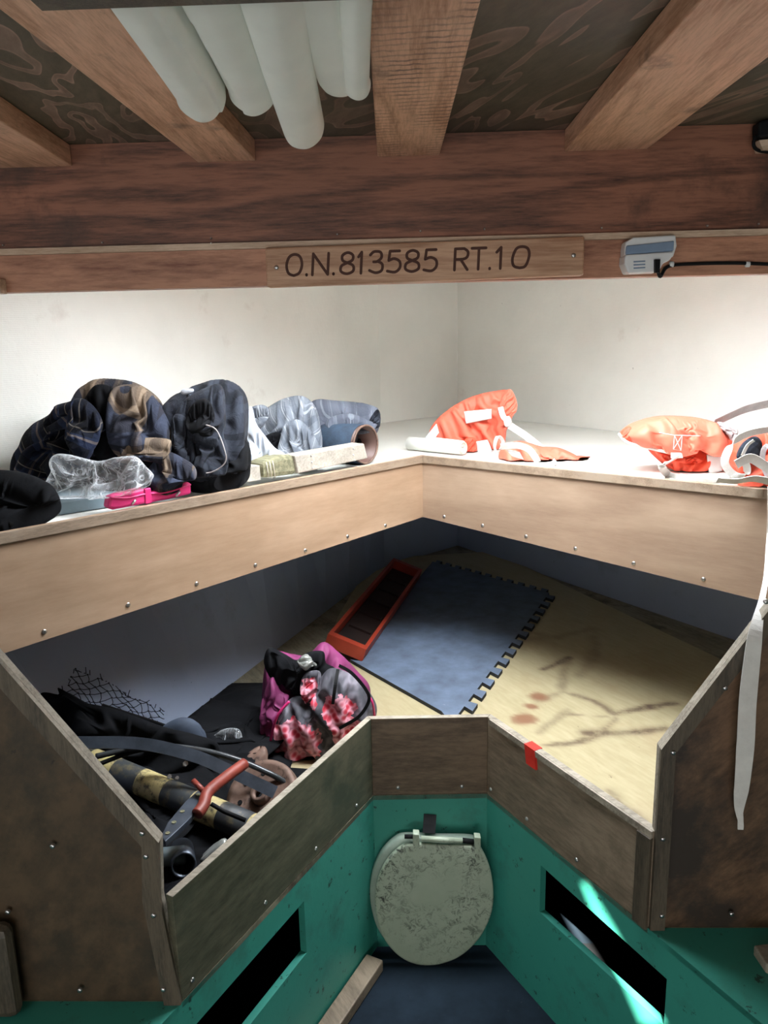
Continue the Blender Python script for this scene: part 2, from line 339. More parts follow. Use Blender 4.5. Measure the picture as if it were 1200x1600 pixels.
def ribbon(pts, width, side, th=.0015, bm=None, twist=None):
    """flat strap: side is one vector or a list of across directions"""
    bm = bm or bmesh.new(); n = len(pts); rows = []
    for i, p in enumerate(pts):
        s = side[min(len(side)-1, int(i/(n-1)*(len(side)-1)+.5))] if isinstance(side, list) else side
        s = Vector(s)
        if isinstance(side, list):
            q = i/(n-1)*(len(side)-1); k = min(len(side)-2, int(q)); s = Vector(side[k]).lerp(Vector(side[k+1]), q-k)
        t = (Vector(pts[min(n-1, i+1)])-Vector(pts[max(0, i-1)])).normalized()
        s = (s-t*s.dot(t)).normalized(); nn = s.cross(t).normalized()
        w = width[i] if isinstance(width, list) else width; p = Vector(p)
        rows.append([bm.verts.new(p+s*w/2*a+nn*th/2*b) for a, b in ((-1, -1), (1, -1), (1, 1), (-1, 1))])
    for i in range(n-1):
        for k in range(4): bm.faces.new((rows[i][k], rows[i][(k+1) % 4], rows[i+1][(k+1) % 4], rows[i+1][k]))
    bm.faces.new(rows[0]); bm.faces.new(rows[-1][::-1]); bmesh.ops.recalc_face_normals(bm, faces=bm.faces[:]); return bm
def fold(p, seed, freq, stretch, ang, sharp=.35):
    """cloth folds: rounded ridges, sharp valleys, running along ang"""
    c, s = math.cos(ang), math.sin(ang); x = p.x*c+p.z*s; z = -p.x*s+p.z*c
    q = Vector((x/(stretch*1.7), p.y*.5, z))*freq*.95+Vector((seed*7.3, seed*3.1, seed*1.9))
    w = noise.noise(q*.5+Vector((9, 4, 2)))*1.3
    a = abs(noise.noise(q+Vector((w, w*.5, w))))
    b = abs(noise.noise(q*2.1+Vector((3, w, 1))))
    return 1.25*(a**.62)+.22*(b**.6)
def pillow(outline, D, thick, amp=.02, freq=14, stretch=2.5, ang=.8, seed=1, back=.6, rings=44, per=10, power=2.6, lean=0, floor=None, cxy=None):
    """a stuffed or crumpled cloth body: outline (pixels of its silhouette) on a plane at distance D, bulging to both sides, folded along its normals"""
    o = [Y(x, y, D) for x, y in outline]; o = spline(o, per, True); n = len(o)
    c = Y(cxy[0], cxy[1], D) if cxy else sum(o, Vector())/n
    bm = bmesh.new(); uvl = bm.loops.layers.uv.verify(); zlo = min(p.z for p in o); uvd = {}; info = {}
    def pos(i, s, side):
        p = c.lerp(o[i % n], s); base = p.copy()
        h = thick*(max(0, 1-s**power))**.5*(1 if side < 0 else back)
        p.y += side*h + lean*(base.z-zlo)
        return p, base
    sides = []
    for side in (-1, 1):
        p, b_ = pos(0, 0, side); cv = bm.verts.new(p); uvd[cv] = (c.x, c.z); info[cv] = (0, side)
        rr = []
        for k in range(1, rings+1):
            s = (k/rings)**.85
            if k == rings and side == 1: rr.append(sides[0][1][-1]); continue
            row = []
            for i in range(n):
                p, b_ = pos(i, s, side); v = bm.verts.new(p); uvd[v] = (b_.x, b_.z); info[v] = (s, side); row.append(v)
            rr.append(row)
        sides.append((cv, rr))
    for si, (cv, rr) in enumerate(sides):
        for i in range(n):
            q = (cv, rr[0][i], rr[0][(i+1) % n]); bm.faces.new(q if si == 0 else q[::-1])
        for k in range(rings-1):
            for i in range(n):
                q = (rr[k][i], rr[k+1][i], rr[k+1][(i+1) % n], rr[k][(i+1) % n]); bm.faces.new(q if si == 0 else q[::-1])
    bmesh.ops.recalc_face_normals(bm, faces=bm.faces[:]); bm.normal_update()
    mv = []
    for v in bm.verts:
        f = fold(v.co, seed, freq, stretch, ang); s, side = info[v]
        k = 1.35*amp*(f*1.5-.85)*(.55 if s > .97 else 1)
        mv.append(v.co+v.normal*k)
    for v, p in zip(bm.verts, mv):
        if floor is not None and p.z < floor+.004: p.z = floor+(.0035 if info[v][1] < 0 else .001)
        v.co = p
    for f in bm.faces:
        for l in f.loops:
            u = uvd[l.vert]; l[uvl].uv = (u[0]+(l.vert.co.y-D)*.5, u[1])
    return bm
def sheet(fn, nu, nv, uvs=1):
    bm = bmesh.new(); uvl = bm.loops.layers.uv.verify()
    g = [[bm.verts.new(fn(i/nu, j/nv)) for j in range(nv+1)] for i in range(nu+1)]
    for i in range(nu):
        for j in range(nv):
            f = bm.faces.new((g[i][j], g[i+1][j], g[i+1][j+1], g[i][j+1]))
            for l, (a, b) in zip(f.loops, ((i, j), (i+1, j), (i+1, j+1), (i, j+1))): l[uvl].uv = (a/nu*uvs, b/nv*uvs)
    return bm
def drape(cx, cy, w, h, ang, cols, zfloor, shrink=.72, seed=1, n=74, z0=.27, steps=125, walls=(), rough=.02, tilt=0, stiff=.25):
    """lay a cloth of w x h metres, gathered to shrink of its size, over ellipsoids (centre, radii) and let it settle under gravity"""
    m = max(8, int(n*h/w)); rs = np.random.RandomState(seed)
    U, V = np.meshgrid((np.arange(n)/(n-1)-.5)*w, (np.arange(m)/(m-1)-.5)*h, indexing='ij')
    ph = rs.rand(8)*6.28
    wav = sum(np.sin(U*k1*6.28+V*k2*6.28+p_) for k1, k2, p_ in zip(rs.uniform(-7, 7, 8), rs.uniform(-7, 7, 8), ph))
    ca, sa = math.cos(ang), math.sin(ang); X = (U*ca-V*sa)*shrink; Yy = (U*sa+V*ca)*shrink
    P = np.stack([cx+X, cy+Yy, zfloor+z0+wav*rough+tilt*X], -1)+rs.randn(n, m, 3)*.0015
    rest = [(w/(n-1)), (h/(m-1))]; dg = math.hypot(*rest)
    Vv = np.zeros_like(P); dt = 1/60.
    def con(P, a, b, L, k):
        d = P[b]-P[a]; l = np.sqrt((d*d).sum(-1, keepdims=True))+1e-9; c = d*(.5*k*(l-L)/l); P[a] += c; P[b] -= c
    S = slice; N_ = None
    cons = []
    for o in (0, 1):
        ia = S(o, n-1 if (n-1-o) % 2 == 0 else n-1, 2)
        A_ = np.arange(o, n-1, 2); cons.append(((A_, S(N_)), (A_+1, S(N_)), rest[0], 1))
        B_ = np.arange(o, m-1, 2); cons.append(((S(N_), B_), (S(N_), B_+1), rest[1], 1))
    for oi in (0, 1):
        for oj in (0, 1):
            A_ = np.arange(oi, n-1, 2)[:, None]; B_ = np.arange(oj, m-1, 2)[None]
            cons.append(((A_, B_), (A_+1, B_+1), dg, .5)); cons.append(((A_+1, B_), (A_, B_+1), dg, .5))
    for o in range(4):
        A_ = np.arange(o, n-2, 4); 
        for q in (0, 1):
            A2 = A_+0
        if len(A_): cons.append(((A_, S(N_)), (A_+2, S(N_)), 2*rest[0], stiff))
        B_ = np.arange(o, m-2, 4)
        if len(B_): cons.append(((S(N_), B_), (S(N_), B_+2), 2*rest[1], stiff))
    th = .003
    for st in range(steps):
        Vv[..., 2] -= 9.8*dt; Vv *= .965; Q = P.copy(); P = P+Vv*dt
        for it in range(5):
            for a, b, L, k in cons: con(P, a, b, L, k)
            hit = np.zeros(P.shape[:2], bool); stick = np.zeros(P.shape[:2], bool)
            for c, r in cols:
                c_ = np.array(c); r_ = np.array(r)+th; d = (P-c_)/r_; l = np.sqrt((d*d).sum(-1)); ins = l < 1
                if ins.any():
                    P[ins] = c_+(d[ins]/np.maximum(l[ins], .05)[:, None])*r_; stick |= ins
            fl = P[..., 2] < zfloor+th; P[..., 2][fl] = zfloor+th; hit |= fl
            for (q0, nn_) in walls:
                dd = ((P-np.array(q0))*np.array(nn_)).sum(-1); k_ = dd < 0; P[k_] -= dd[k_][:, None]*np.array(nn_)
            if it == 4: 
                mv = P-Q; mv[hit] *= .3; mv[stick] *= .06; P = Q+mv
        Vv = (P-Q)/dt
        sp_ = np.sqrt((Vv**2).sum(-1, keepdims=True)); Vv *= np.minimum(1, 2.0/np.maximum(sp_, 1e-6))
    # light smoothing, then a layer offset so that touching folds keep apart
    K = P.copy(); K[1:-1, 1:-1] = .5*P[1:-1, 1:-1]+.125*(P[2:, 1:-1]+P[:-2, 1:-1]+P[1:-1, 2:]+P[1:-1, :-2]); P = K
    bm = bmesh.new(); uvl = bm.loops.layers.uv.verify(); g_ = [[bm.verts.new(P[i, j]) for j in range(m)] for i in range(n)]
    for i in range(n-1):
        for j in range(m-1):
            f = bm.faces.new((g_[i][j], g_[i+1][j], g_[i+1][j+1], g_[i][j+1]))
            for l, (a, b) in zip(f.loops, ((i, j), (i+1, j), (i+1, j+1), (i, j+1))): l[uvl].uv = (U[a, b], V[a, b])
    return bm
def crumple(outline, D, thick, amp=.02, ang=.8, seed=1, back=.6, power=2.6, lean=0, floor=None, n=54, ex=1.5, ey=1.15, grav=.0004, steps=70, per=10, wave=4, shelf=False, **kw):
    """a cloth body like pillow(), but its front is a sheet with more cloth than it has room for, so it buckles into real folds"""
    o = [Y(x, y, D) for x, y in outline]; o = spline(o, per, True); N_ = len(o); c = sum(o, Vector())/N_
    O = np.array([tuple(p) for p in o]); C = np.array(tuple(c)); zlo = O[:, 2].min()
    g = np.linspace(-1, 1, n); U, V = np.meshgrid(g, g, indexing='ij')
    dx = U*np.sqrt(1-V*V/2); dy = V*np.sqrt(1-U*U/2); rad = np.clip(np.sqrt(dx*dx+dy*dy), 0, 1); th = np.arctan2(dy, dx)
    rel = O-C; oa = np.unwrap(np.arctan2(rel[:, 2], rel[:, 0]))
    idx = np.argsort(np.mod(np.arctan2(rel[:, 2], rel[:, 0]), 2*math.pi)); aa = np.mod(np.arctan2(rel[:, 2], rel[:, 0]), 2*math.pi)[idx]; RR = np.hypot(rel[:, 0], rel[:, 2])[idx]
    aa = np.concatenate([aa-2*math.pi, aa, aa+2*math.pi]); RR = np.tile(RR, 3); Rt = np.interp(np.mod(th, 2*math.pi), aa, RR)
    X = C[0]+np.cos(th)*rad*Rt; Zz = C[2]+np.sin(th)*rad*Rt
    h = thick*np.sqrt(np.clip(1-rad**power, 0, 1)); ln = lean*(Zz-zlo)
    base = np.stack([X, D-h+ln, Zz], -1); bk = np.stack([X, D+back*h+ln, Zz], -1)
    gu = np.gradient(base, axis=0); gv = np.gradient(base, axis=1); nr_ = np.cross(gu, gv); nr_ /= np.linalg.norm(nr_, axis=-1, keepdims=True)+1e-9
    nr_ *= np.where(nr_[..., 1:2] > 0, -1, 1); nr_[rad > .98] = (0, -1, 0)
    rs = np.random.RandomState(seed)
    ca, sa = math.cos(ang), math.sin(ang)
    def L(a, b):
        d = base[b]-base[a]; l = np.linalg.norm(d, axis=-1, keepdims=True); w = ((d[..., 0:1]*ca+d[..., 2:3]*sa)/(l+1e-9))**2
        return l*(ey+(ex-ey)*(1-w))
    S = slice(None); cons = []
    def add(a, b, k, rest=None): cons.append((a, b, L(a, b) if rest is None else rest, k))
    for q in (0, 1):
        A_ = np.arange(q, n-1, 2); add((A_, S), (A_+1, S), 1); add((S, A_), (S, A_+1), 1)
    for p_ in (0, 1):
        for q in (0, 1):
            A_ = np.arange(p_, n-1, 2)[:, None]; B_ = np.arange(q, n-1, 2)[None]; add((A_, B_), (A_+1, B_+1), .4); add((A_+1, B_), (A_, B_+1), .4)
    for w_ in (2, wave):
        for q in range(2*w_):
            A_ = np.arange(q, n-w_, 2*w_)
            if len(A_): add((A_, S), (A_+w_, S), .22 if w_ == 2 else .10); add((S, A_), (S, A_+w_), .22 if w_ == 2 else .10)
    # low frequency seed noise along the fold direction
    P = base.copy(); sx_ = (X-C[0])*ca+(Zz-C[2])*sa; sy_ = -(X-C[0])*sa+(Zz-C[2])*ca
    f = sum(np.sin(sy_*k+sx_*k2+p) for k, k2, p in zip(rs.uniform(60, 140, 5), rs.uniform(-30, 30, 5), rs.rand(5)*6.3))/2.2
    P += nr_*(f*amp*.35)[..., None]; bd = np.zeros((n, n), bool); bd[0] = bd[-1] = True; bd[:, 0] = bd[:, -1] = True
    env = np.clip((1-rad)*5, .12, 1)*amp*1.7
    Q = P.copy()
    for st in range(steps):
        Vv = (P-Q)*.9; Q = P.copy(); P = P+Vv; P[..., 2] -= grav
        for it in range(3):
            for a, b, l0, k in cons:
                d = P[b]-P[a]; l = np.linalg.norm(d, axis=-1, keepdims=True)+1e-9; cc = d*(.5*k*(l-l0)/l); P[a] += cc; P[b] -= cc
            off_ = P-base; hn = (off_*nr_).sum(-1); tg = off_-nr_*hn[..., None]
            tl = np.linalg.norm(tg, axis=-1, keepdims=True); mt = env[..., None]*.9; tg *= np.minimum(1, mt/(tl+1e-9))
            P = base+tg+nr_*np.clip(hn, -env*1.0, env)[..., None]
            P[bd] = base[bd]+(P[bd]-base[bd])*.5
    K = P.copy(); K[1:-1, 1:-1] = .5*P[1:-1, 1:-1]+.125*(P[2:, 1:-1]+P[:-2, 1:-1]+P[1:-1, 2:]+P[1:-1, :-2]); P = K
    fb = rs.rand()*9
    for i in range(1, n-1):
        for j in range(1, n-1): bk[i, j, 1] += amp*.6*noise.noise(Vector((X[i, j]*14, Zz[i, j]*14, fb)))
    if shelf:
        for q_ in (P, bk):
            for nn_, msk in ((nl, q_[..., 0] < ap.x), (nr, q_[..., 0] >= ap.x)):
                dd = (q_-np.array(tuple(ap)))@np.array(tuple(nn_)); k_ = msk & (dd < .022) & (q_[..., 2] < 1.16)
                q_[k_] += (.022-dd[k_])[:, None]*np.array(tuple(nn_))
    if floor is not None: P[..., 2] = np.maximum(P[..., 2], floor+.0035); bk[..., 2] = np.maximum(bk[..., 2], floor+.001)
    bm = bmesh.new(); uvl = bm.loops.layers.uv.verify()
    F_ = [[bm.verts.new(P[i, j]) for j in range(n)] for i in range(n)]
    B_ = [[F_[i][j] if bd[i, j] else bm.verts.new(bk[i, j]) for j in range(n)] for i in range(n)]
    for G_, fl in ((F_, 0), (B_, 1)):
        for i in range(n-1):
            for j in range(n-1):
                q = [(i, j), (i+1, j), (i+1, j+1), (i, j+1)]; q = q[::-1] if fl else q
                f_ = bm.faces.new([G_[a][b] for a, b in q])
                for l, (a, b) in zip(f_.loops, q): l[uvl].uv = (X[a, b]*(1.25)-h[a, b]*.3, Zz[a, b]*1.25+h[a, b]*.3)
    bmesh.ops.recalc_face_normals(bm, faces=bm.faces[:]); return bm
SUB = [('SUBSURF', dict(levels=1, render_levels=1))]
CLOTH = lambda t: [('SUBSURF', dict(levels=1, render_levels=1)), ('SOLIDIFY', dict(thickness=t, offset=-1))]
SOL = lambda t: [('SOLIDIFY', dict(thickness=t, offset=0))]
def screw(p, nrm, parent, r=.0045, label=None):
    nrm = Vector(nrm).normalized(); p = Vector(p)
    bm = tube([p+nrm*-.002, p+nrm*.0012, p+nrm*.0026, p+nrm*.003], [r, r, r*.75, r*.3], 10)
    return obj('screw', bm, M['metal'], parent, True)

# ------------------------------------------------------------------ the setting
B = .42; SH = 1.105; DK = 1.835
HL = [Vector((-1.5, -2.3)), Vector((-1.5, 1.13)), Vector((-.111, 3.53)), Vector((.266, 3.9)), Vector((2.05, 1.2)), Vector((2.05, -2.3))]
def wallseg(name, pts, z0, z1, mat, th=.04, flare=0):
    """vertical hull panel(s) following plan points, thickness outward"""
    bm = bmesh.new(); ctr = Vector((.1, 0))
    P = [Vector((p.x, p.y, z0)) for p in pts]; n = len(P)
    def outn(i):
        d = (pts[min(n-1, i+1)]-pts[max(0, i-1)]).normalized(); q = Vector((-d.y, d.x)); return Vector((q.x, q.y, 0))
    a = [bm.verts.new(p) for p in P]; b = [bm.verts.new(p+Vector((0, 0, z1-z0))+outn(i)*flare) for i, p in enumerate(P)]
    a2 = [bm.verts.new(p.co+outn(i)*th) for i, p in enumerate(a)]; b2 = [bm.verts.new(p.co+outn(i)*th) for i, p in enumerate(b)]
    for i in range(n-1):
        for q in ((a, b), (b, b2), (b2, a2), (a2, a)): bm.faces.new((q[0][i], q[0][i+1], q[1][i+1], q[1][i]))
    for i in (0, n-1): bm.faces.new((a[i], b[i], b2[i], a2[i]))
    bmesh.ops.recalc_face_normals(bm, faces=bm.faces[:])
    o = tag(obj(name, bm, mat), kind='structure')
    return o
def inner(p): return p
M['lower_hull'] = paint('shade_darkened_hull_paint', (.36, .43, .58), (.24, .27, .33), .5, 4, .56, .68)  # blue grey lower hull paint, with shade under the shelf put into its colour
def bow_left():
    lo0, lo1 = Vector((-.98, 1.08)), Vector((-.111, 3.53)); hi0, hi1 = Vector((-1.5, 1.13)), Vector((-.111, 3.53))
    bm = bmesh.new(); zs = (0, B, SH-.012, SH, DK); nn = 12; rows = []
    for z in zs:
        t = max(0, min(1, (z-B)/(SH-B))); rows.append([bm.verts.new((*(lo0.lerp(lo1, k/nn).lerp(hi0.lerp(hi1, k/nn), t)), z)) for k in range(nn+1)])
    for i in range(len(zs)-1):
        for k in range(nn):
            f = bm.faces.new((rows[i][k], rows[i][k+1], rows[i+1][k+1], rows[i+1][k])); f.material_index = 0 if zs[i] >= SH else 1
    return bm
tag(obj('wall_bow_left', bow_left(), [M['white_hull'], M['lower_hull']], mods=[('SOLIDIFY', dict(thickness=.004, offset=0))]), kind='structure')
wallseg('wall_left', HL[0:2], 0, DK, M['white_hull'])
wallseg('wall_front', HL[2:4], SH, DK, M['white_hull'])
wallseg('wall_bow_right', HL[3:5], SH, DK, M['white_hull'])
wallseg('wall_right', HL[4:6], 0, DK, M['white_hull'])
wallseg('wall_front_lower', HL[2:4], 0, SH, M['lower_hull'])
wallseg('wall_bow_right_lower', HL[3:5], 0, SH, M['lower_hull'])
# aft bulkhead with a doorway
for nm, lo, hi in (('wall_back', None, None),):
    bm = bmesh.new()
    box((-1.5, -2.34, 0), (-.8, -2.3, DK), bm); box((.8, -2.34, 0), (2.05, -2.3, DK), bm); box((-.8, -2.34, DK-.03), (.8, -2.3, DK), bm)
    tag(obj(nm, bm, M['white_hull']), kind='structure')
tag(obj('floor', box((-1.5, -2.3, -.04), (2.05, 3.9, 0)), M['sole']), kind='structure')
# deck overhead: ply sheet with a foredeck hatch opening and a narrow slit aft
HX0, HX1, HY0, HY1 = -.32, .76, 1.56, 1.96
SLIT = None
bm = bmesh.new()
box((-1.6, 1.53, DK), (HX0, 4, DK+.03), bm); box((HX1, 1.53, DK), (2.1, 4, DK+.03), bm)
box((HX0, 1.53, DK), (HX1, HY0, DK+.03), bm); box((HX0, HY1, DK), (HX1, 4, DK+.03), bm)
tag(obj('ceiling', bm, M['white_hull']), kind='structure')
# after deck with one thin open seam aft of the camera that lets a blade of sun in
_A, _B, _R = Z(583, 1243, B), Z(761, 1240, B), Z(1012, 1450, B)
seam = []
for (x_, y_) in ((908, 1378), (915, 1379), (960, 1455), (1038, 1602), (1004, 1602), (936, 1450)):
    p = vert(x_, y_, _B, _R); seam.append(p+SUN*((DK-p.z)/SUN.z))
print('seam', seam)
def after_deck():
    bm = bmesh.new(); S = [bm.verts.new((p.x, p.y, DK)) for p in seam]; n = len(S)
    c = sum((v.co for v in S), Vector())/n; R_ = []
    cor = [(-1.6, -2.34), (2.1, -2.34), (2.1, 1.53), (-1.6, 1.53)]
    O = [bm.verts.new((*q, DK)) for q in cor]
    es = [bm.edges.new((S[i], S[(i+1) % n])) for i in range(n)]+[bm.edges.new((O[i], O[(i+1) % 4])) for i in range(4)]
    bmesh.ops.triangle_fill(bm, edges=es, use_beauty=True)
    for f in bm.faces[:]:
        m = f.calc_center_median()
        if in_poly_(m.x, m.y, [(p.x, p.y) for p in seam]): bm.faces.remove(f)
    bmesh.ops.recalc_face_normals(bm, faces=bm.faces[:])
    r_ = bmesh.ops.extrude_face_region(bm, geom=bm.faces[:]); bmesh.ops.translate(bm, vec=(0, 0, .004), verts=[g_ for g_ in r_['geom'] if isinstance(g_, bmesh.types.BMVert)])
    bmesh.ops.recalc_face_normals(bm, faces=bm.faces[:]); return bm
def in_poly_(x, y, poly):
    c = False; n = len(poly)
    for i in range(n):
        x0, y0 = poly[i]; x1, y1 = poly[(i+1) % n]
        if (y0 > y) != (y1 > y) and x < (x1-x0)*(y-y0)/(y1-y0)+x0: c = not c
    return c
tag(obj('ceiling', after_deck(), M['deck_ply']), kind='structure')
bm = bmesh.new(); hz = 1.96
box((HX0-.02, HY0-.02, hz), (HX1+.02, HY1+.02, hz+.02), bm)
for lo_, hi_ in (((HX0-.02, HY0-.02), (HX0, HY1+.02)), ((HX1, HY0-.02), (HX1+.02, HY1+.02)), ((HX0, HY0-.02), (HX1, HY0)), ((HX0, HY1), (HX1, HY1+.02))): box((*lo_, DK+.03), (*hi_, hz), bm)
tag(obj('hatch_sun_blocker', bm, M['white_hull']), kind='structure')  # added opaque box over the hatch, unseen, keeps the sun lamp out

# berth boards (plan points at berth level)
LP, A, Bp, RP = Z(285, 1565, B), Z(583, 1243, B), Z(761, 1240, B), Z(1012, 1450, B)
dirL = (LP-A).normalized(); dirR = (RP-Bp).normalized()
LE = LP+dirL*1.6; RE = RP+dirR*1.6          # the green walls run on aft
LE, RE = A+dirL*3.2, Bp+dirR*3.2
def wall_with_slot(name, a, b, s0, s1, z0, z1, outn):
    """vertical green locker wall a-b from the sole to berth level, with a hand slot from s0 to s1 (metres from a)"""
    d = (b-a); L = d.length; d.normalize(); th = Vector(outn)*.015
    bm = bmesh.new(); top = B-.0005
    def q(s_a, s_b, za, zb, zc=None, zd=None):
        zc = zb if zc is None else zc; zd = za if zd is None else zd
        P = [a+d*s_a, a+d*s_b, a+d*s_b, a+d*s_a]; zs = (za, zd, zc, zb)
        P = [Vector((p.x, p.y, z)) for p, z in zip(P, zs)]; solid(bm, P, [p+th for p in P])
    q(0, s0, 0, top); q(s1, L, 0, top); q(s0, s1, 0, z0[0], z0[1], 0); q(s0, s1, z1[0], top, top, z1[1])
    return tag(obj(name, bm, M['green']), kind='structure')
def sval(px, py, a, b): p = vert(px, py, a, b); return (Vector((p.x, p.y))-Vector((a.x, a.y))).length, p.z
n_back = Vector((0, 1, 0))
nL = Vector((-dirL.y, dirL.x, 0)); nL = nL if nL.x < 0 else -nL
nR = Vector((-dirR.y, dirR.x, 0)); nR = nR if nR.x > 0 else -nR
sl = [sval(475, 1408, A, LP), sval(305, 1600, A, LP), sval(478, 1490, A, LP), sval(390, 1600, A, LP)]
sr = [sval(845, 1352, Bp, RP), sval(1042, 1530, Bp, RP), sval(840, 1422, Bp, RP), sval(1035, 1600, Bp, RP)]
print('slots', sl, sr)
wall_with_slot('wall_locker_left', A, LE, sl[0][0], sl[0][0]+.42, (sl[2][1], sl[2][1]-.005), (sl[0][1], sl[0][1]), nL)
wall_with_slot('wall_locker_right', Bp, RE, sr[0][0], sr[1][0], (sr[2][1], sr[3][1]), (sr[0][1], sr[1][1]), nR)
tag(obj('wall_recess', prism([(A.x, A.y, 0), (Bp.x, Bp.y, 0), (Bp.x, Bp.y, B-.0005), (A.x, A.y, B-.0005)], (0, .015, 0)), M['green']), kind='structure')
tag(obj('locker_shade_sheet', prism([(Bp.x+.05, Bp.y, .001), (Bp.x+1.5, Bp.y, .001), (1.9, -.3, .001), (Bp.x+dirR.x*2.0+.05, Bp.y+dirR.y*2.0, .001)], (0, 0, .004)), M['blackcloth']), kind='structure')  # added black sheet, puts the shade inside the locker into its colour
# green counters aft of the bulkhead panels, berth sole forward of them
LY, RY = LP.y, RP.y
g0 = lambda p: Vector((p.x, p.y, B-.012))
aftL = LE; aftR = RE
def counter(name, pts, mat):
    return tag(obj(name, prism([Vector((p[0], p[1], B-.012)) for p in pts], (0, 0, .012)), mat), kind='structure')
counter('counter_left', [(LP.x, LP.y), (-1.5, LP.y), (-1.5, LE.y), (LE.x, LE.y)] if LE.x > -1.5 else [(LP.x, LP.y), (-1.499, LP.y), (-1.499, LP.y+dirL.y*((-1.499-LP.x)/dirL.x))], M['green'])
counter('counter_right', [(RP.x, RP.y), (RP.x+dirR.x*((-1.0-RP.y)/dirR.y), -1.0), (2.049, -1.0), (2.049, RP.y)], M['green'])
xl = lambda y: -.111-(3.53-y)*(1.389/2.4)
bp = [(LP.x, LY), (A.x, A.y), (Bp.x, Bp.y), (RP.x, RY), (2.04, RY), (.266, 3.895), (-.11, 3.525), (-.975, 1.09), (-.975, LY)]
tag(obj('berth_platform', prism([Vector((x, y, B-.012)) for x, y in bp], (0, 0, .012)), M['berth_dark']), kind='structure')

# ------------------------------------------------------------------ stained plywood sheet on the berth (dense grid that carries its stains)
def in_poly(x, y, poly):
    c = False; n = len(poly)
    for i in range(n):
        x0, y0 = poly[i]; x1, y1 = poly[(i+1) % n]
        if (y0 > y) != (y1 > y) and x < (x1-x0)*(y-y0)/(y1-y0)+x0: c = not c
    return c
e1, e2 = Z(850, 902, B), Z(1122, 1032, B)
TH = .009
ed = (e2-e1).normalized()
ply_poly = [Z(420, 1262, B), Vector((A.x-.005, A.y+.02, 0)), Vector((Bp.x+.005, Bp.y+.02, 0)), Vector((RP.x+.02, RP.y+.005, 0)),
            Vector(((e1+ed*2.6).x, RP.y+.005, 0)), e1+ed*(-0.45), Z(640, 872, B), Z(565, 905, B), Vector((-.27, 2.85, 0)), Vector((-.30, 2.3, 0)), Z(420, 1180, B)]
ply_poly[4] = Vector((e1.x+ed.x*((RP.y+.005-e1.y)/ed.y), RP.y+.005, 0))
stains = [([(885, 1035), (880, 1065), (878, 1085), (840, 1100)], .016, .5), ([(878, 1085), (930, 1100), (965, 1125), (945, 1145)], .010, .8), ([(965, 1120), (1020, 1108), (1055, 1103)], .010, 1.3),
          ([(700+215*.417, 860+300*.417), (870, 1000), (930, 985), (930, 1030), (905, 1060)], .02, .3), ([(915, 1150), (960, 1150), (1000, 1148), (1035, 1143)], .016, 1.0), ([(850, 1170), (900, 1165), (950, 1150)], .008, .8),
          ([(840, 1150), (880, 1120), (885, 1115)], .010, .45), ([(880, 1120), (950, 1125)], .006, .6), ([(848, 1050), (872, 1040), (890, 1032)], .010, 1.0), ([(950, 1240), (980, 1270), (1005, 1290)], .014, .6), ([(780, 1010), (850, 1000)], .03, .3)]
stains = [([Z(x, y, B) for x, y in p], w, a) for p, w, a in stains]
blobs = [(Z(842, 1093, B), .034), (Z(818, 1128, B), .04), (Z(830, 1108, B), .022)]
def segd(p, a, b):
    ab = Vector((b.x-a.x, b.y-a.y)); ap = Vector((p[0]-a.x, p[1]-a.y)); t = max(0, min(1, ap.dot(ab)/max(1e-9, ab.dot(ab)))); return (ap-ab*t).length
def make_ply():
    bm = bmesh.new(); vs = [bm.verts.new((p.x, p.y, B+TH)) for p in ply_poly]
    f = bm.faces.new(vs); step = .011
    xs = [p.x for p in ply_poly]; ys = [p.y for p in ply_poly]
    for ax, lo, hi in ((0, min(xs), max(xs)), (1, min(ys), max(ys))):
        k = lo+step
        while k < hi:
            co = [0, 0, B]; co[ax] = k; no = [0, 0, 0]; no[ax] = 1
            bmesh.ops.bisect_plane(bm, geom=bm.verts[:]+bm.edges[:]+bm.faces[:], plane_co=co, plane_no=no); k += step
    ext = bmesh.ops.extrude_face_region(bm, geom=bm.faces[:])
    bmesh.ops.translate(bm, vec=(0, 0, -TH), verts=[g for g in ext['geom'] if isinstance(g, bmesh.types.BMVert)])
    bmesh.ops.recalc_face_normals(bm, faces=bm.faces[:])
    A1 = bm.verts.layers.float.new('stain'); A2 = bm.verts.layers.float.new('rust')
    for v in bm.verts:
        w = noise.noise(v.co*22)*.012; s = 0
        for pl_, wd, am in stains:
            d = min(segd(v.co, pl_[i], pl_[i+1]) for i in range(len(pl_)-1))+w
            s = max(s, am*math.exp(-(max(0, d)/wd)**2))
        v[A1] = min(1, s)
        r = 0
        for c_, rad in blobs:
            d = (Vector((v.co.x, v.co.y))-Vector((c_.x, c_.y))).length+w*.8; r = max(r, .45*max(0, min(1, (rad-d)/.006))+.5*math.exp(-(d/(rad*.55))**2))
        v[A2] = r
    return obj('plywood_sheet', bm, M['ply'])
tag(make_ply(), 'yellowish stained plywood sheet lying over the berth under the foam mat', 'plywood sheet')

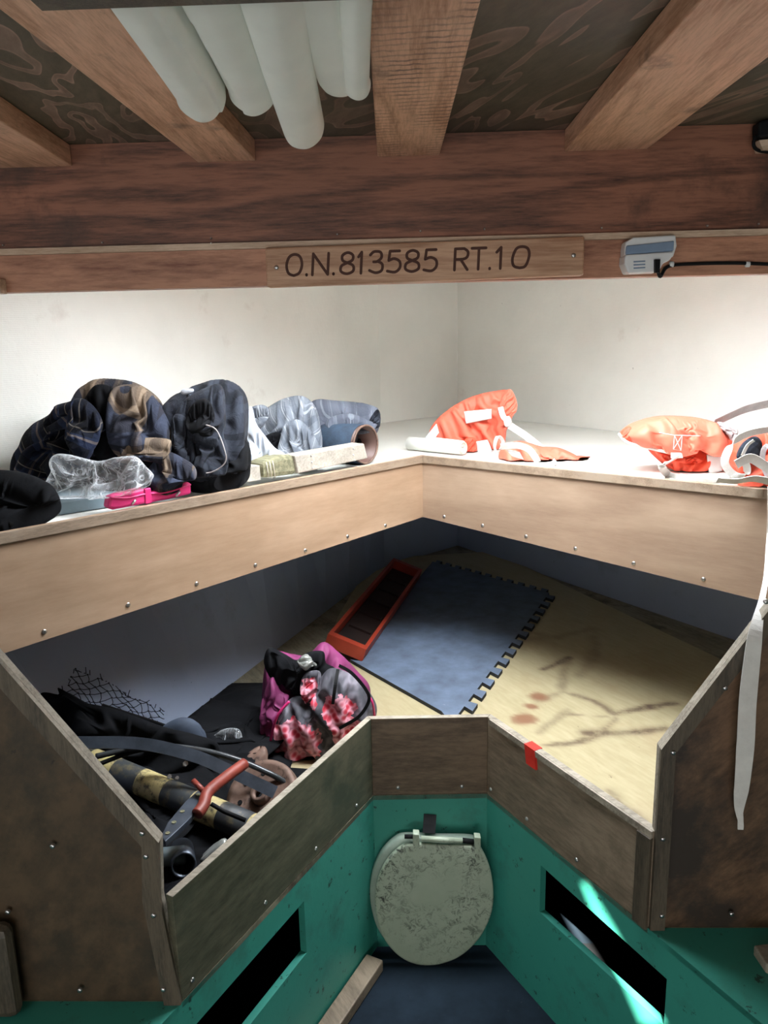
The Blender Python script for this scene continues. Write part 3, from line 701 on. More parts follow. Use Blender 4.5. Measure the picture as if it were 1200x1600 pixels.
# ------------------------------------------------------------------ jigsaw foam mat
def make_mat():
    a, b, d = Z(858, 934, B), Z(727, 1112, B), Z(676, 884, B)
    lab = (b-a).length; lad = (d-a).length
    ub = (b-a).normalized(); ud = (d-a).normalized()
    z0 = B+TH+.0005
    def edge(p0, dv, L, nout, n, amp):
        pts = []; st = L/n; 
        for k in range(n):
            s = k*st; o = -amp
            for t, h in ((0, 0), (.30, 0), (.22, 1), (.78, 1), (.70, 0)):
                pts.append(p0+dv*(s+t*st)+nout*(amp*h))
        pts.append(p0+dv*L); return pts
    c = a+ub*(lab+.12)+ud*lad
    nab = -ud; nad = -ub
    inner_ = []
    e1_ = edge(a, ud, lad, nad, 11, .034)            # forward edge
    e2_ = edge(a, ub, lab+.12, nab, 14, .034)        # right edge
    cc = Z(548, 1040, B); c2 = Z(690, 1122, B)
    pts = [p for p in e1_] + [cc, c2] + [p for p in e2_[::-1]][:]
    pts = [Vector((p.x, p.y, z0)) for p in pts]
    out = []
    for p in pts:
        if not out or (p-out[-1]).length > 1e-4: out.append(p)
    if (out[0]-out[-1]).length < 1e-4: out.pop()
    bm = prism(out, (0, 0, .012))
    t = thing('foam_mat', (sum((p.x for p in out))/len(out), sum((p.y for p in out))/len(out), z0), 'dark blue grey jigsaw edged foam mat lying on the plywood in the bow', 'mat')
    o = obj('mat_sheet', bm, [M['mat'], M['matedge']], t)
    for p in o.data.polygons:
        if abs(p.normal.z) < .5: p.material_index = 1
    # dark toothed border strip
    return t
make_mat()

# ------------------------------------------------------------------ boards (outer faces; thickness goes into the berth)
def board(name, a, b, zt, inw, mat, edgemat, label, cat, group, screws=(), z0=B, th=.016, zt2=None, overlap=.0):
    t = thing(name, ((a.x+b.x)/2, (a.y+b.y)/2, z0), label, cat, group)
    inw = Vector(inw); d = (b-a).normalized()
    P = [Vector((a.x, a.y, z0)), Vector((b.x, b.y, z0)), Vector((b.x, b.y, zt)), Vector((a.x, a.y, zt))]
    o = obj('board', prism(P, inw*th), [mat, edgemat], t)
    for p in o.data.polygons:
        if p.normal.z > .8: p.material_index = 1
    nrm = -inw
    for s, z in screws:
        q = a.lerp(b, s); screw((q.x, q.y, z), nrm, t)
    return t
ZT = .618
for p in (LP, A, Bp, RP): p.z = B
def off(p, n, k): return Vector((p.x, p.y, B))-Vector(n)*k
# outer faces sit a hair proud of the green wall
k = .016
inL, inR = nL, nR
La, Ab = off(LP, inL, k), off(A, inL, k)
# mitre points of the three boards (offset outwards by k)
def isect(p, d, q, e):
    m = np.array([[d.x, -e.x], [d.y, -e.y]]); s = np.linalg.solve(m, np.array([q.x-p.x, q.y-p.y])); return Vector((p.x+d.x*s[0], p.y+d.y*s[0], B))
def fid(name, a, b, inw, am, bm_, mat, label, screws):
    """board with mitred ends: a,b outer corners; am,bm_ inner corners"""
    t = thing(name, ((a.x+b.x)/2, (a.y+b.y)/2, B+.001), label, 'board', 'low boards around the front of the berth')
    z0 = B+.001
    bmm = solid(bmesh.new(), [Vector((p.x, p.y, z0)) for p in (a, b, bm_, am)], [Vector((p.x, p.y, ZT)) for p in (a, b, bm_, am)])
    o = obj('board', bmm, [mat, M['edge']], t, mods=BEV(.0015))
    for p in o.data.polygons:
        if p.normal.z > .8: p.material_index = 1
    for s, z in screws:
        q = a.lerp(b, s); screw((q.x, q.y, z), -Vector(inw), t)
    return t
ib = Vector((0, 1, 0)); T = .015
A_i = isect(A+inL*T, dirL, A+ib*T, Vector((1, 0, 0))); B_i = isect(Bp+inR*T, dirR, Bp+ib*T, Vector((1, 0, 0)))
z0s = B+.02
fid('fiddle_board', LP, A, inL, LP+inL*T, A_i, M['fid_l'], 'green grey low board on the left side of the berth front', [(.04, z0s), (.35, z0s), (.62, z0s), (.88, z0s)])
fid('fiddle_board', A, Bp, ib, A_i, B_i, M['fid_c'], 'short brown board above the toilet seat recess', [(.22, z0s), (.78, z0s)])
fr = fid('fiddle_board', Bp, RP, inR, B_i, RP+inR*T, M['fid_r'], 'grey brown low board on the right carrying the red tape', [(.03, z0s), (.3, z0s), (.96, .43), (.62, z0s)])
q0, q1 = RP-dirR*.032, RP-dirR*.0
obj('end_strip', solid(bmesh.new(), [Vector((p.x, p.y, B-.002)) for p in (q0, q1, q1-inR*.007, q0-inR*.007)], [Vector((p.x, p.y, ZT-.014)) for p in (q0, q1, q1-inR*.007, q0-inR*.007)]), M['border'], fr, mods=BEV(.001))
a_, b_ = Bp+dirR*.01, RP-dirR*.001
obj('edge_batten', solid(bmesh.new(), [Vector((p.x, p.y, ZT-.014)) for p in (a_, b_, b_-inR*.004, a_-inR*.004)], [Vector((p.x, p.y, ZT-.0004)) for p in (a_, b_, b_-inR*.004, a_-inR*.004)]), M['edge'], fr)
# red tape folded over the right board
tp = [vert(822, 1158, Bp, RP), vert(846, 1172, Bp, RP)]
s0 = (Vector((tp[0].x, tp[0].y))-Vector((Bp.x, Bp.y))).length; e = .0012
def tape():
    bm = bmesh.new(); q0 = Bp+dirR*s0; q1 = Bp+dirR*(s0+.034)
    for (aa, bb, z0, z1) in ((-e-.0042, 0, ZT-.042, ZT+e), (T, T+e, ZT-.03, ZT+e), (0, T, ZT+.0002, ZT+e)):
        P = [q0+inR*aa, q1+inR*aa, q1+inR*bb, q0+inR*bb]
        P1 = list(P)
        if aa < 0: P = [q0+dirR*.008+inR*aa, q1+dirR*.006+inR*aa, q1+dirR*.006+inR*bb, q0+dirR*.008+inR*bb]
        solid(bm, [Vector((p.x, p.y, z0)) for p in P], [Vector((p.x, p.y, z1)) for p in P1])
    return bm
tag(obj('tape_strip', tape(), M['redtape']), 'strip of red tape folded over the top edge of the right board', 'tape')

# bulkhead panels either side of the berth front
def wing(name, outline, y0, th, mat, label, bw, bord, screws, side):
    t = thing(name, (sum(p.x for p in outline)/len(outline), y0, B), label, 'panel', 'bulkhead panels beside the berth')
    o = obj('panel', prism(outline, (0, th, 0)), [mat, M['edge']], t, mods=BEV(.0015))
    for p in o.data.polygons:
        if abs(p.normal.y) < .5: p.material_index = 1
    # border batten along bord (list of outline points), inset bw, proud of the face
    L = len(bord); inn = []
    for i in range(L):
        d0 = (bord[i]-bord[max(0, i-1)]); d1 = (bord[min(L-1, i+1)]-bord[i])
        d = (d0.normalized() if d0.length else d1.normalized())+(d1.normalized() if d1.length else d0.normalized()); d.normalize()
        inn.append(bord[i]+Vector((d.z, 0, -d.x))*bw*side)
    bm = bmesh.new()
    for i in range(L-1):
        solid(bm, [bord[i], bord[i+1], inn[i+1], inn[i]], [p+Vector((0, -.008, 0)) for p in (bord[i], bord[i+1], inn[i+1], inn[i])])
    b = obj('border_strip', bm, [M['border'], M['edge']], t)
    for p in b.data.polygons:
        if p.normal.z > .3: p.material_index = 1
    for px_, py_ in screws: screw(Y(px_, py_, y0-.008), (0, -1, 0), t)
    return t
yl = LP.y
P0 = [Y(250, 1312, yl), Y(252, 1402, yl), Vector((LP.x, yl, B+.001))]
sl_ = (P0[0]-Y(0, 1028, yl)); sl_.normalize()
topL = P0[0]-sl_*1.1
outl = [Vector((-1.499, yl, B+.001)), Vector((LP.x, yl, B+.001)), P0[1], P0[0]] + [P0[0]-sl_*.75, Vector((-1.499, yl, (P0[0]-sl_*.75).z))]
for p in outl: p.y = yl
wing('bulkhead', outl, yl, .016, M['wing_l'], 'dark brown plywood panel at the lower left with a slanted top edge', .028, [Vector((LP.x, yl, B+.001)), P0[1], P0[0], P0[0]-sl_*.75],
     [(222, 1302), (228, 1338), (240, 1430), (255, 1546), (125, 1547), (82, 1322), (12, 1425)], -1)
yr = RP.y
R0 = [Vector((RP.x+.002, yr, B+.001)), Y(1027, 1300, yr), Y(1025, 1168, yr)]
R0[1].x = R0[2].x = RP.x+.002
dr = (Y(1200, 948, yr)-R0[2]).normalized()
outr = [R0[0], R0[2], R0[2]+dr*.62, Vector((2.04, yr, (R0[2]+dr*.62).z)), Vector((2.04, yr, B+.001))]
for p in outr: p.y = yr
bord = [R0[0], R0[1], R0[2], R0[2]+dr*.62]
for p in bord: p.y = yr
wing('bulkhead', outr, yr, .016, M['wing_r'], 'reddish brown plywood panel at the lower right behind the hanging strap', .026, bord,
     [(1052, 1176), (1036, 1311), (1034, 1431), (1143, 1428), (1133, 1075), (1197, 940)], 1)
# corner post in front of the right joint
pc = Vector((RP.x, RP.y, B))
tagp = prism([Vector((pc.x-.024, pc.y-.006, B-.004)), Vector((pc.x+.008, pc.y-.012, B-.004)), Vector((pc.x+.012, pc.y-.0085, B-.004)), Vector((pc.x-.012, pc.y+.016, B-.004))], (0, 0, ZT-B-.006))
# ------------------------------------------------------------------ shelf and its fascia
ap, fl, frr = Z(660, 712, 1.117), Z(0, 833, 1.117), Z(1200, 765, 1.117)
dl = Vector((fl.x-ap.x, fl.y-ap.y, 0)).normalized(); drr = Vector((frr.x-ap.x, frr.y-ap.y, 0)).normalized()
nl = Vector((dl.y, -dl.x, 0)); nl = nl if nl.y > 0 else -nl
nr = Vector((-drr.y, drr.x, 0)); nr = nr if nr.y > 0 else -nr
flL = ap+dl*1.60; frL = ap+drr*1.9
def fascia(name, a, b, nin, mitre, zb_a, zb_b, mat, lipmat, label, screws, grp):
    t = thing(name, ((a.x+b.x)/2, (a.y+b.y)/2, min(zb_a, zb_b)), label, 'board', 'boards along the front of the shelf')
    d = (b-a).normalized(); T_ = .014; ZTOP = 1.117
    bm = bmesh.new()
    ai = a+mitre*T_/max(.3, mitre.dot(nin)); bi = b+nin*T_
    solid(bm, [Vector((a.x, a.y, zb_a)), Vector((b.x, b.y, zb_b)), Vector((bi.x, bi.y, zb_b)), Vector((ai.x, ai.y, zb_a))],
          [Vector((p.x, p.y, ZTOP)) for p in (a, b, bi, ai)])
    obj('board', bm, mat, t)
    bm = bmesh.new(); h = .022; o_ = .006
    ao = a-mitre*o_/max(.3, mitre.dot(nin)); bo = b-nin*o_
    a2 = a-mitre*.0003; b2 = b-nin*.0003
    solid(bm, [Vector((p.x, p.y, ZTOP-h)) for p in (ao, bo, b2, a2)], [Vector((p.x, p.y, ZTOP+.001)) for p in (ao, bo, b2, a2)])
    obj('edge_batten', bm, lipmat, t, mods=BEV(.001))
    for px_, py_ in screws:
        p = vert(px_, py_, a, b); screw(p, -nin, t, .0055)
    return t
mit = (nl+nr).normalized()
apb = .919
fascia('shelf_board', ap, flL, nl, mit, .919, .919-(.919-.871)*1.6/1.28, M['fascia_l'], M['lip'], 'long blond plywood board along the left shelf edge', [(69, 987), (200, 945), (307, 912), (399, 883), (477, 860), (543, 838), (602, 821)], 1)
fascia('shelf_board', ap, frL, nr, mit, .919, .919-(.919-.85)*1.9/.99, M['fascia_r'], M['lip'], 'blond plywood board with greyer grain along the right shelf edge', [(694, 807), (754, 821), (822, 838), (899, 857), (990, 880), (1099, 905)], 1)
# shelf surface
ai = ap+mit*.0142/mit.dot(nl)
sh = [ai, flL+nl*.0142, Vector((-1.499, .93, 0)), Vector((-1.499, 1.13, 0)), Vector((-.112, 3.527, 0)), Vector((.266, 3.897, 0)), Vector((2.045, 1.2, 0)), Vector((frL.x, 1.0, 0)), frL+nr*.0142]
sh = [flL+nl*.0142, Vector((-1.20, 1.05, 0)), Vector((-1.499, 1.13, 0)), Vector((-.112, 3.527, 0)), Vector((.266, 3.897, 0)), Vector((1.85, 1.5, 0)), frL+nr*.0142, ai]
def up_to(pts, z0, z1):
    return solid(bmesh.new(), [Vector((p.x, p.y, z0)) for p in pts], [Vector((p.x, p.y, z1)) for p in pts])
tag(obj('shelf_panel', up_to(sh, SH-.012, SH), M['white_hull']), kind='structure')

# ------------------------------------------------------------------ header
HY = 1.5
t = thing('header_beam', (.3, HY+.02, 1.577), 'broad reddish brown plywood beam across the top of the opening', 'beam')
obj('face_board', box((-1.49, HY, 1.655), (1.83, HY+.03, DK-.001)), M['header'], t)
obj('lower_board', box((-1.49, HY-.004, 1.577), (1.83, HY+.03, 1.6435)), M['header_pale'], t)
t2 = obj('batten', box((-1.49, HY-.014, 1.6437), (1.83, HY+.03, 1.6548)), M['batten'], t)
for px_, py_ in ((5, 383), (160, 379), (330, 372), (330, 380), (527, 366), (657, 361), (757, 358), (940, 356), (1105, 353), (1185, 350)):
    screw(Y(px_, py_, HY-.014), (0, -1, 0), t2, .0018)
tag(obj('end_block', box((Y(0, 440, HY-.006).x-.2, HY-.03, 1.574), (Y(10, 448, HY-.006).x, HY-.006, 1.60)), M['batten']), 'small pale wood block under the left end of the header beam', 'block')
# deck beams
BZ = 1.797
def beam(pa, pb, pc_, pd, label):
    """underside from the header (pa,pb) back past the camera along (pc,pd)"""
    a, b = Z(*pa, BZ), Z(*pb, BZ); c, d = Z(*pc_, BZ), Z(*pd, BZ)
    a.y = b.y = HY-.001
    da = (c-a)/abs(c.y-a.y); db = (d-b)/abs(d.y-b.y)
    w = b.x-a.x; da = (da+db)*.5
    L = 3.6 if abs(da.x) < .2 else 2.4
    c = a+da*L; d = b+da*L
    P = [Vector((p.x, p.y, BZ)) for p in (a, b, d, c)]
    return tag(obj('deck_beam', up_to(P, BZ, DK-.001), M['beam'], mods=BEV(.002)), label, 'beam', 'deck beams overhead')
beam((307, 252), (407, 260), (0, 26), (190, 20), 'orange brown deck beam second from the left beside the canvas rolls')
def sawn():
    m = M['beam'].copy(); m.name = 'saw_marked_fir_beam'; nt = m.node_tree; b = nt.nodes['Principled BSDF']; src = b.inputs['Base Color'].links[0].from_socket
    v = mapped(nt, (1, 1, 1), ZR(4)); w = nt.nodes.new('ShaderNodeTexWave'); w.bands_direction = 'Y'; w.inputs['Scale'].default_value = 19; w.inputs['Distortion'].default_value = 2.5; w.inputs['Detail'].default_value = 3; w.inputs['Detail Scale'].default_value = 3
    nt.links.new(v, w.inputs[0]); k = ramp(nt, w.outputs[1], [(.0, (.85, .85, .85)), (.35, (0, 0, 0))])
    k2 = ramp(nt, nz(nt, mapped(nt, (3, 1, 1)), 5, 5), [(.40, (0, 0, 0)), (.62, (1, 1, 1))])
    nt.links.new(mixc(nt, math_(nt, 'MULTIPLY', k, k2), src, (.13, .065, .05)), b.inputs['Base Color']); return m
bc = beam((590, 247), (687, 243), (568, 20), (755, 12), 'centre deck beam with saw marks, right of the canvas rolls')
bc.data.materials[0] = sawn()
beam((885, 233), (1015, 230), (1110, 0), (1300, 5), 'pale worn deck beam at the upper right')
beam((-40, 266), (117, 262), (-260, 130), (0, 208), 'short visible end of the far left deck beam')
# cross bar under the beams
c0, c1 = Z(66, 17, 1.71), Z(1112, -3, 1.71)
bar = thing('cross_bar', ((c0.x+c1.x)/2, c0.y-.02, 1.71), 'dark wooden cross bar at the very top holding the canvas rolls', 'bar')
obj('bar', box((c0.x, c0.y-.045, 1.71), (c1.x, c0.y, 1.722)), M['border'], bar)
for xx in (c0.x+.05, -.01, c1.x-.05): obj('spacer', box((xx-.012, c0.y-.044, 1.722), (xx+.012, c0.y-.02, BZ)), M['border'], bar)
# ------------------------------------------------------------------ canvas rolls in the overhead
def roll(pt, pe, r, zc, label, sq=1, flat=.0, seed=0):
    a = Z(*pt, zc); e_ = Z(*pe, zc); d = (a-e_); d /= abs(d.y)
    st = e_+d*(e_.y-.1)           # runs aft past the bar
    n = 46; pts = []; rr = []
    for i in range(n):
        s = i/(n-1); p = e_.lerp(st, s)
        pts.append(p+Vector((math.sin(s*5+seed)*.002, 0, math.sin(s*7+seed)*.0015)))
        dd = s*(e_-st).length
        rr.append(r*min(1, (max(.0, 1-(1-min(1, dd/(r*1.1)))**2))**.5+.02) if dd < r*1.1 else r)
    rr[0] = r*.12
    ins = [e_+(st-e_).normalized()*r*q for q in (.0, .04, .13, .28, .5, .8)]
    rr2 = [r*q for q in (.1, .35, .6, .8, .94, 1.0)]
    rest = [p for p in pts if (p-e_).length > r*1.0]; rr2 += [r]*len(rest)
    bm = tube(ins+rest, rr2, 72, wr=lambda s, th: .05*noise.noise(Vector((math.cos(th)*1.5, math.sin(th)*1.5, s*3+seed)))+.035*math.sin(th*2+seed)-.09*(((th+seed*1.3+s*1.2+.8)/6.2832) % 1), squash=sq)
    t_ = tag(obj('canvas_roll', bm, M['canvas'], None, True), label, 'canvas roll', 'off white canvas rolls under the deck')
    # seam where the loose edge of the canvas wraps round
    return t_
roll((238, 20), (318, 158), .030, 1.748, 'leftmost off white canvas roll, crossing the wooden beam', 1, seed=1)
roll((345, 20), (397, 150), .029, 1.754, 'second canvas roll from the left, tucked between two others', .9, seed=2)
roll((437, 20), (476, 205), .0285, 1.750, 'longest canvas roll, its rounded end hanging lowest in the picture', 1, seed=3)
roll((508, 20), (536, 132), .024, 1.757, 'fourth canvas roll, short, left of the thin one', .8, seed=4)
roll((556, 20), (560, 136), .0145, 1.750, 'thin canvas roll next to the centre beam', 1.3, seed=5)

# ------------------------------------------------------------------ engraved sign
GL = {'O': [[(.5, 0), (.15, .12), (0, .5), (.15, .88), (.5, 1), (.85, .88), (1, .5), (.85, .12), (.5, 0)]],
      'N': [[(0, 0), (0, 1), (1, 0), (1, 1)]], '.': [[(0, .0), (0.02, .03)]],
      '8': [[(.5, .52), (.12, .64), (.1, .88), (.5, 1), (.9, .88), (.88, .64), (.5, .52), (.05, .38), (.03, .12), (.5, 0), (.97, .12), (.95, .38), (.5, .52)]],
      '1': [[(.0, .78), (.6, 1), (.6, 0)]], '3': [[(.02, .85), (.3, 1), (.8, .97), (.9, .72), (.6, .54), (.3, .52)], [(.6, .54), (.98, .4), (.95, .1), (.5, 0), (.0, .12)]],
      '5': [[(.9, 1), (.15, 1), (.08, .56)], [(.08, .56), (.5, .64), (.93, .5), (.97, .2), (.6, 0), (.0, .06)]],
      'R': [[(0, 0), (0, 1), (.7, 1)], [(.7, 1), (1, .85), (.95, .6), (.6, .5), (0, .5)], [(.45, .5), (1, 0)]], 'T': [[(0, 1), (1, 1)], [(.5, 1), (.5, 0)]],
      '0': [[(.45, 0), (.1, .1), (0, .45), (.2, .9), (.55, 1), (.9, .9), (1, .55), (.8, .08), (.45, 0)]]}
sy = HY-.032
cs = [Y(414, 387, sy), Y(914, 369, sy), Y(912, 430, sy), Y(417, 449, sy)]
sign = thing('sign_board', ((cs[0].x+cs[1].x)/2, sy, cs[2].z), 'cedar name board with the routed number fixed under the header beam', 'sign')
obj('board', prism(cs, (0, .026, 0)), M['sign'], sign, mods=BEV(.003))
letters = [('O', 447, 471), ('.', 479, 480), ('N', 488, 512), ('.', 521, 522), ('8', 532, 552), ('1', 559, 567), ('3', 577, 597), ('5', 605, 625), ('8', 633, 654), ('5', 662, 682),
           ('R', 710, 730), ('T', 736, 758), ('.', 765, 766), ('1', 775, 786), ('0', 800, 826)]
for ch, x0, x1 in letters:
    bm = bmesh.new()
    base = lambda x: 431-(x-447)*(13/379.)
    for st in GL[ch]:
        P = []
        for u, v in st:
            xx = x0+(x1-x0)*u; yy = base(xx)-33*v; P.append(Y(xx+v*1.5, yy, sy-.0002))
        if ch in 'O83500' and len(P) > 4: P = spline(P, 4)
        elif len(P) > 3: P = spline(P, 3) if ch not in 'N' else P
        for i in range(len(P)-1):
            tube([P[i], P[i+1]], .0025, 8, bm, squash=.25, upv=Vector((0, 1, 0)))
        for p in P: tube([p+Vector((0, -.0005, 0)), p+Vector((0, .0008, 0))], .0025, 10, bm)
    obj('full_stop' if ch == '.' else 'engraved_character', bm, M['engraved'], sign)
screw(Y(432, 418, sy), (0, -1, 0), sign, .0042); screw(Y(896, 399, sy), (0, -1, 0), sign, .0042)

# ------------------------------------------------------------------ lamp and cable
ly = HY-.005
lt = thing('bulkhead_lamp', Y(1016, 425, ly), 'white plastic bulkhead lamp right of the sign board', 'lamp')
def lpoly(pp, d0, d1): return prism([Y(x, y, ly-d0) for x, y in pp], (0, d0-d1, 0))
obj('housing', lpoly([(978, 378), (990, 371), (1056, 367), (1058, 384), (1052, 402), (976, 408), (976, 390)], .03, 0), M['white_pl'], lt, mods=BEV(.003))
obj('lens', lpoly([(979, 384), (1054, 376), (1053, 392), (978, 398)], .036, .03), M['lens'], lt, mods=BEV(.002))
obj('reflector', lpoly([(977, 398), (1054, 393), (1048, 406), (1036, 412), (1030, 425), (982, 427), (976, 412)], .04, .0), M['white_pl'], lt, mods=BEV(.003))
bm = bmesh.new()
for q in range(3): 
    a_, b_ = Y(990, 409+q*5, ly-.0405), Y(1008, 408+q*5, ly-.0405); tube([a_, b_], .0012, 6, bm)
obj('grille', bm, M['lens'], lt)
obj('plug', prism([Y(x, y, ly-.05) for x, y in ((1024, 405), (1032, 405), (1031, 426), (1024, 426))], (0, .009, 0)), M['black'], lt)
cab = spline([Y(1028, 424, ly-.03), Y(1032, 432, ly-.02), Y(1040, 419, ly-.008), Y(1055, 414, ly-.005), Y(1090, 412, ly-.005), Y(1150, 411, ly-.005), Y(1210, 413, ly-.005), Y(1300, 414, ly-.005)], 8)
ct = thing('lamp_cable', Y(1120, 414, ly), 'thin black cable running right from the lamp along the header beam', 'cable')
obj('cable', tube(cab, .0032, 8), M['black'], ct, True)
for x in (1049, 1168): obj('cable_clip', tube([Y(x-3, 413, ly-.005), Y(x+3, 413, ly-.005)], .0052, 10), M['white_pl'], ct, True)
ct = thing('wire_bundle', Y(1195, 235, HY-.02), 'black wire bundle with a pale wood cleat at the upper right edge', 'wire bundle')
obj('wire_loop', tube(spline([Y(1192, 205, HY-.02), Y(1180, 215, HY-.03), Y(1178, 228, HY-.03), Y(1188, 236, HY-.02), Y(1215, 238, HY-.02)], 8), .003, 8), M['black'], ct, True)
obj('connector', prism([Y(x, y, HY-.04) for x, y in ((1186, 190), (1230, 175), (1230, 212), (1186, 214))], (0, .03, 0)), M['black'], ct, mods=BEV(.004))
obj('cleat', prism([Y(x, y, HY-.03) for x, y in ((1186, 219), (1230, 214), (1230, 234), (1192, 234))], (0, .029, 0)), M['batten'], ct)

# ------------------------------------------------------------------ toilet seat in the recess
bz = Z(672, 1500, .0); topy = A.y-.035
tc = Vector((bz.x, 0, 0))
def seatpart(outline, d0, d1, bottomY=bz.y, zb=0.0):
    """outline in pixels on the leaning plane; d0,d1 offsets toward the camera"""
    pT = Vector((0, topy, .33)); pB = Vector((0, bottomY, 0)); v = (pT-pB).normalized(); nrm = Vector((0, -v.z, v.y))
    P = spline([onplane(x, y, pB, nrm) for x, y in outline], 6, True)
    return P, nrm
ts = thing('toilet_seat', (bz.x, bz.y, .001), 'mould spotted pale green toilet seat and lid leaning in the green recess', 'toilet seat')
lid = [(645, 1312), (690, 1314), (742, 1315), (752, 1322), (765, 1352), (770, 1390), (765, 1425), (745, 1462), (712, 1490), (670, 1501), (632, 1492), (602, 1462), (588, 1420), (588, 1378), (602, 1342), (625, 1318)]
P, nrm = seatpart(lid, 0, 0)
def slab(P, o0, o1, dome=0):
    bm = bmesh.new(); c = sum(P, Vector())/len(P); n = len(P); rows = []
    prof = [(1, o0), (1, o1-.003), (.985, o1-.0008), (.96, o1), (.7, o1+dome*.6), (.35, o1+dome*.92)]
    for s, o_ in prof: rows.append([bm.verts.new(c+(p-c)*s+nrm*o_) for p in P])
    for r_ in range(len(rows)-1):
        for i in range(n): bm.faces.new((rows[r_][i], rows[r_][(i+1) % n], rows[r_+1][(i+1) % n], rows[r_+1][i]))
    bm.faces.new(rows[-1]); bm.faces.new(rows[0][::-1]); bmesh.ops.recalc_face_normals(bm, faces=bm.faces[:]); return bm
lido = obj('lid', slab(P, .008, .018, .004), M['seat'], ts, True)
seat = [(640, 1302), (680, 1304), (720, 1306), (748, 1320), (762, 1355), (768, 1390), (762, 1425), (742, 1460), (708, 1486), (662, 1496), (622, 1488), (590, 1460), (573, 1415), (573, 1370), (590, 1332), (615, 1304)]
P2, _ = seatpart(seat, 0, 0)
def ring(P, inner_s, o0, o1):
    bm = bmesh.new(); c = sum(P, Vector())/len(P); n = len(P); rows = []
    for s, o_ in ((1, o0), (1, o1-.004), (.975, o1), (inner_s+.03, o1), (inner_s, o1-.004), (inner_s, o0)): rows.append([bm.verts.new(c+(p-c)*s+nrm*o_) for p in P])
    for r_ in range(6):
        for i in range(n): bm.faces.new((rows[r_][i], rows[r_][(i+1) % n], rows[(r_+1) % 6][(i+1) % n], rows[(r_+1) % 6][i]))
    bmesh.ops.recalc_face_normals(bm, faces=bm.faces[:]); return bm
obj('seat_ring', ring([p+Vector((-.013, 0, .004)) for p in P], .72, -.024, -.002), M['seat2'], ts, True)
pB = Vector((0, bz.y, 0))
g = lambda x, y, o_=0: onplane(x, y, pB, nrm)+nrm*o_
obj('hinge_rod', tube([g(658, 1305, .012), g(722, 1309, .012)], .0065, 14), M['seat'], ts, True)
for x0, x1, y0 in ((645, 655, 1303), (740, 750, 1308)):
    obj('hinge_block', prism([g(x0, y0-8, .0), g(x1, y0-7, .0), g(x1, y0+12, .0), g(x0, y0+11, .0)], nrm*.02), M['seat'], lido, mods=BEV(.002))
obj('hinge_pin', tube([g(632, 1303, .01), g(645, 1303, .01)], .005, 10), M['black'], ts, True)
obj('hinge_pin', tube([g(722, 1309, .01), g(740, 1311, .01)], .006, 10), M['black'], ts, True)
st0, st1 = vert(672, 1272, A, Bp), g(670, 1302, .0)
sx = ribbon([st0+Vector((0, -.0015, 0)), st0.lerp(st1, .5)+Vector((0, -.004, 0)), st1], .030, Vector((1, 0, 0)), .002)
tag(obj('rubber_strap', sx, M['black']), 'short black rubber strap holding up the toilet seat', 'strap')

# plank on the sole by the left locker wall
q0, q1 = Z(600, 1487, .03), Z(497, 1600, .03); q2, q3 = Z(612, 1492, .03), Z(548, 1600, .03)
q0 = Z(588, 1487, .03); 
dq = (q1-q0).normalized(); wq = .042
a_ = Vector((A.x, A.y, 0)); s_ = dirL; inw = -nL
pl0 = a_+s_*.06+inw*.004; pl1 = a_+s_*1.2+inw*.004
P = [Vector((p.x, p.y, .001)) for p in (pl0, pl1, pl1+inw*.045, pl0+inw*.045)]
tag(obj('wood_plank', prism(P, (0, 0, .03)), M['fid_r'], mods=BEV(.003)), 'worn grey wood plank lying along the foot of the left green wall', 'plank')
# grey plank end on the right counter and dark post at the left
P = [Z(x, y, B) for x, y in ((1176, 1492), (1300, 1478), (1300, 1560), (1196, 1522))]
tag(obj('wood_offcut', prism([Vector((p.x, p.y, B+.0005)) for p in P], (0, 0, .02)), M['edge'], mods=BEV(.003)), 'weathered wood offcut on the green counter at the right edge', 'wood offcut')
P = [Y(-120, 1600, yl-.03), Y(22, 1600, yl-.03)]
x1_ = Y(24, 1520, yl-.03).x
tag(obj('trim_1', box((x1_-.12, yl-.04, B+.001), (x1_, yl-.0085, Y(0, 1448, yl-.03).z)), M['border'], mods=BEV(.02)), kind='structure')

# ------------------------------------------------------------------ clothes on the left of the shelf
def part(name, parent, mat, outline, D, thick, **k):
    for q in ('freq', 'stretch', 'rings'): k.pop(q, None)
    return obj(name, crumple(outline, D, thick, floor=SH+.001, shelf=True, **k), mat, parent, True, SUB)
CL = 'rumpled clothes heaped on the left shelf'
# 1 navy black check jacket, far left
t = thing('work_jacket', Z(100, 740, SH), 'navy and black check work jacket at the left end of the heap', 'jacket', CL)
part('body', t, M['jk1'], [(38, 690), (52, 665), (75, 650), (98, 632), (125, 640), (150, 655), (168, 690), (170, 730), (120, 750), (50, 745), (36, 720)], 1.890, .10, amp=0.0184, freq=13, ang=.9, seed=3)
part('collar', t, M['jk1'], [(72, 662), (85, 636), (105, 628), (128, 625), (122, 652), (98, 662)], 1.810, .03, amp=0.0092, freq=20, ang=.3, seed=8, rings=20)
part('sleeve', t, M['jk1'], [(112, 632), (128, 622), (150, 640), (160, 665), (150, 690), (138, 712), (125, 712), (118, 680)], 1.780, .05, amp=0.0138, freq=16, stretch=3, ang=1.1, seed=5, rings=30)
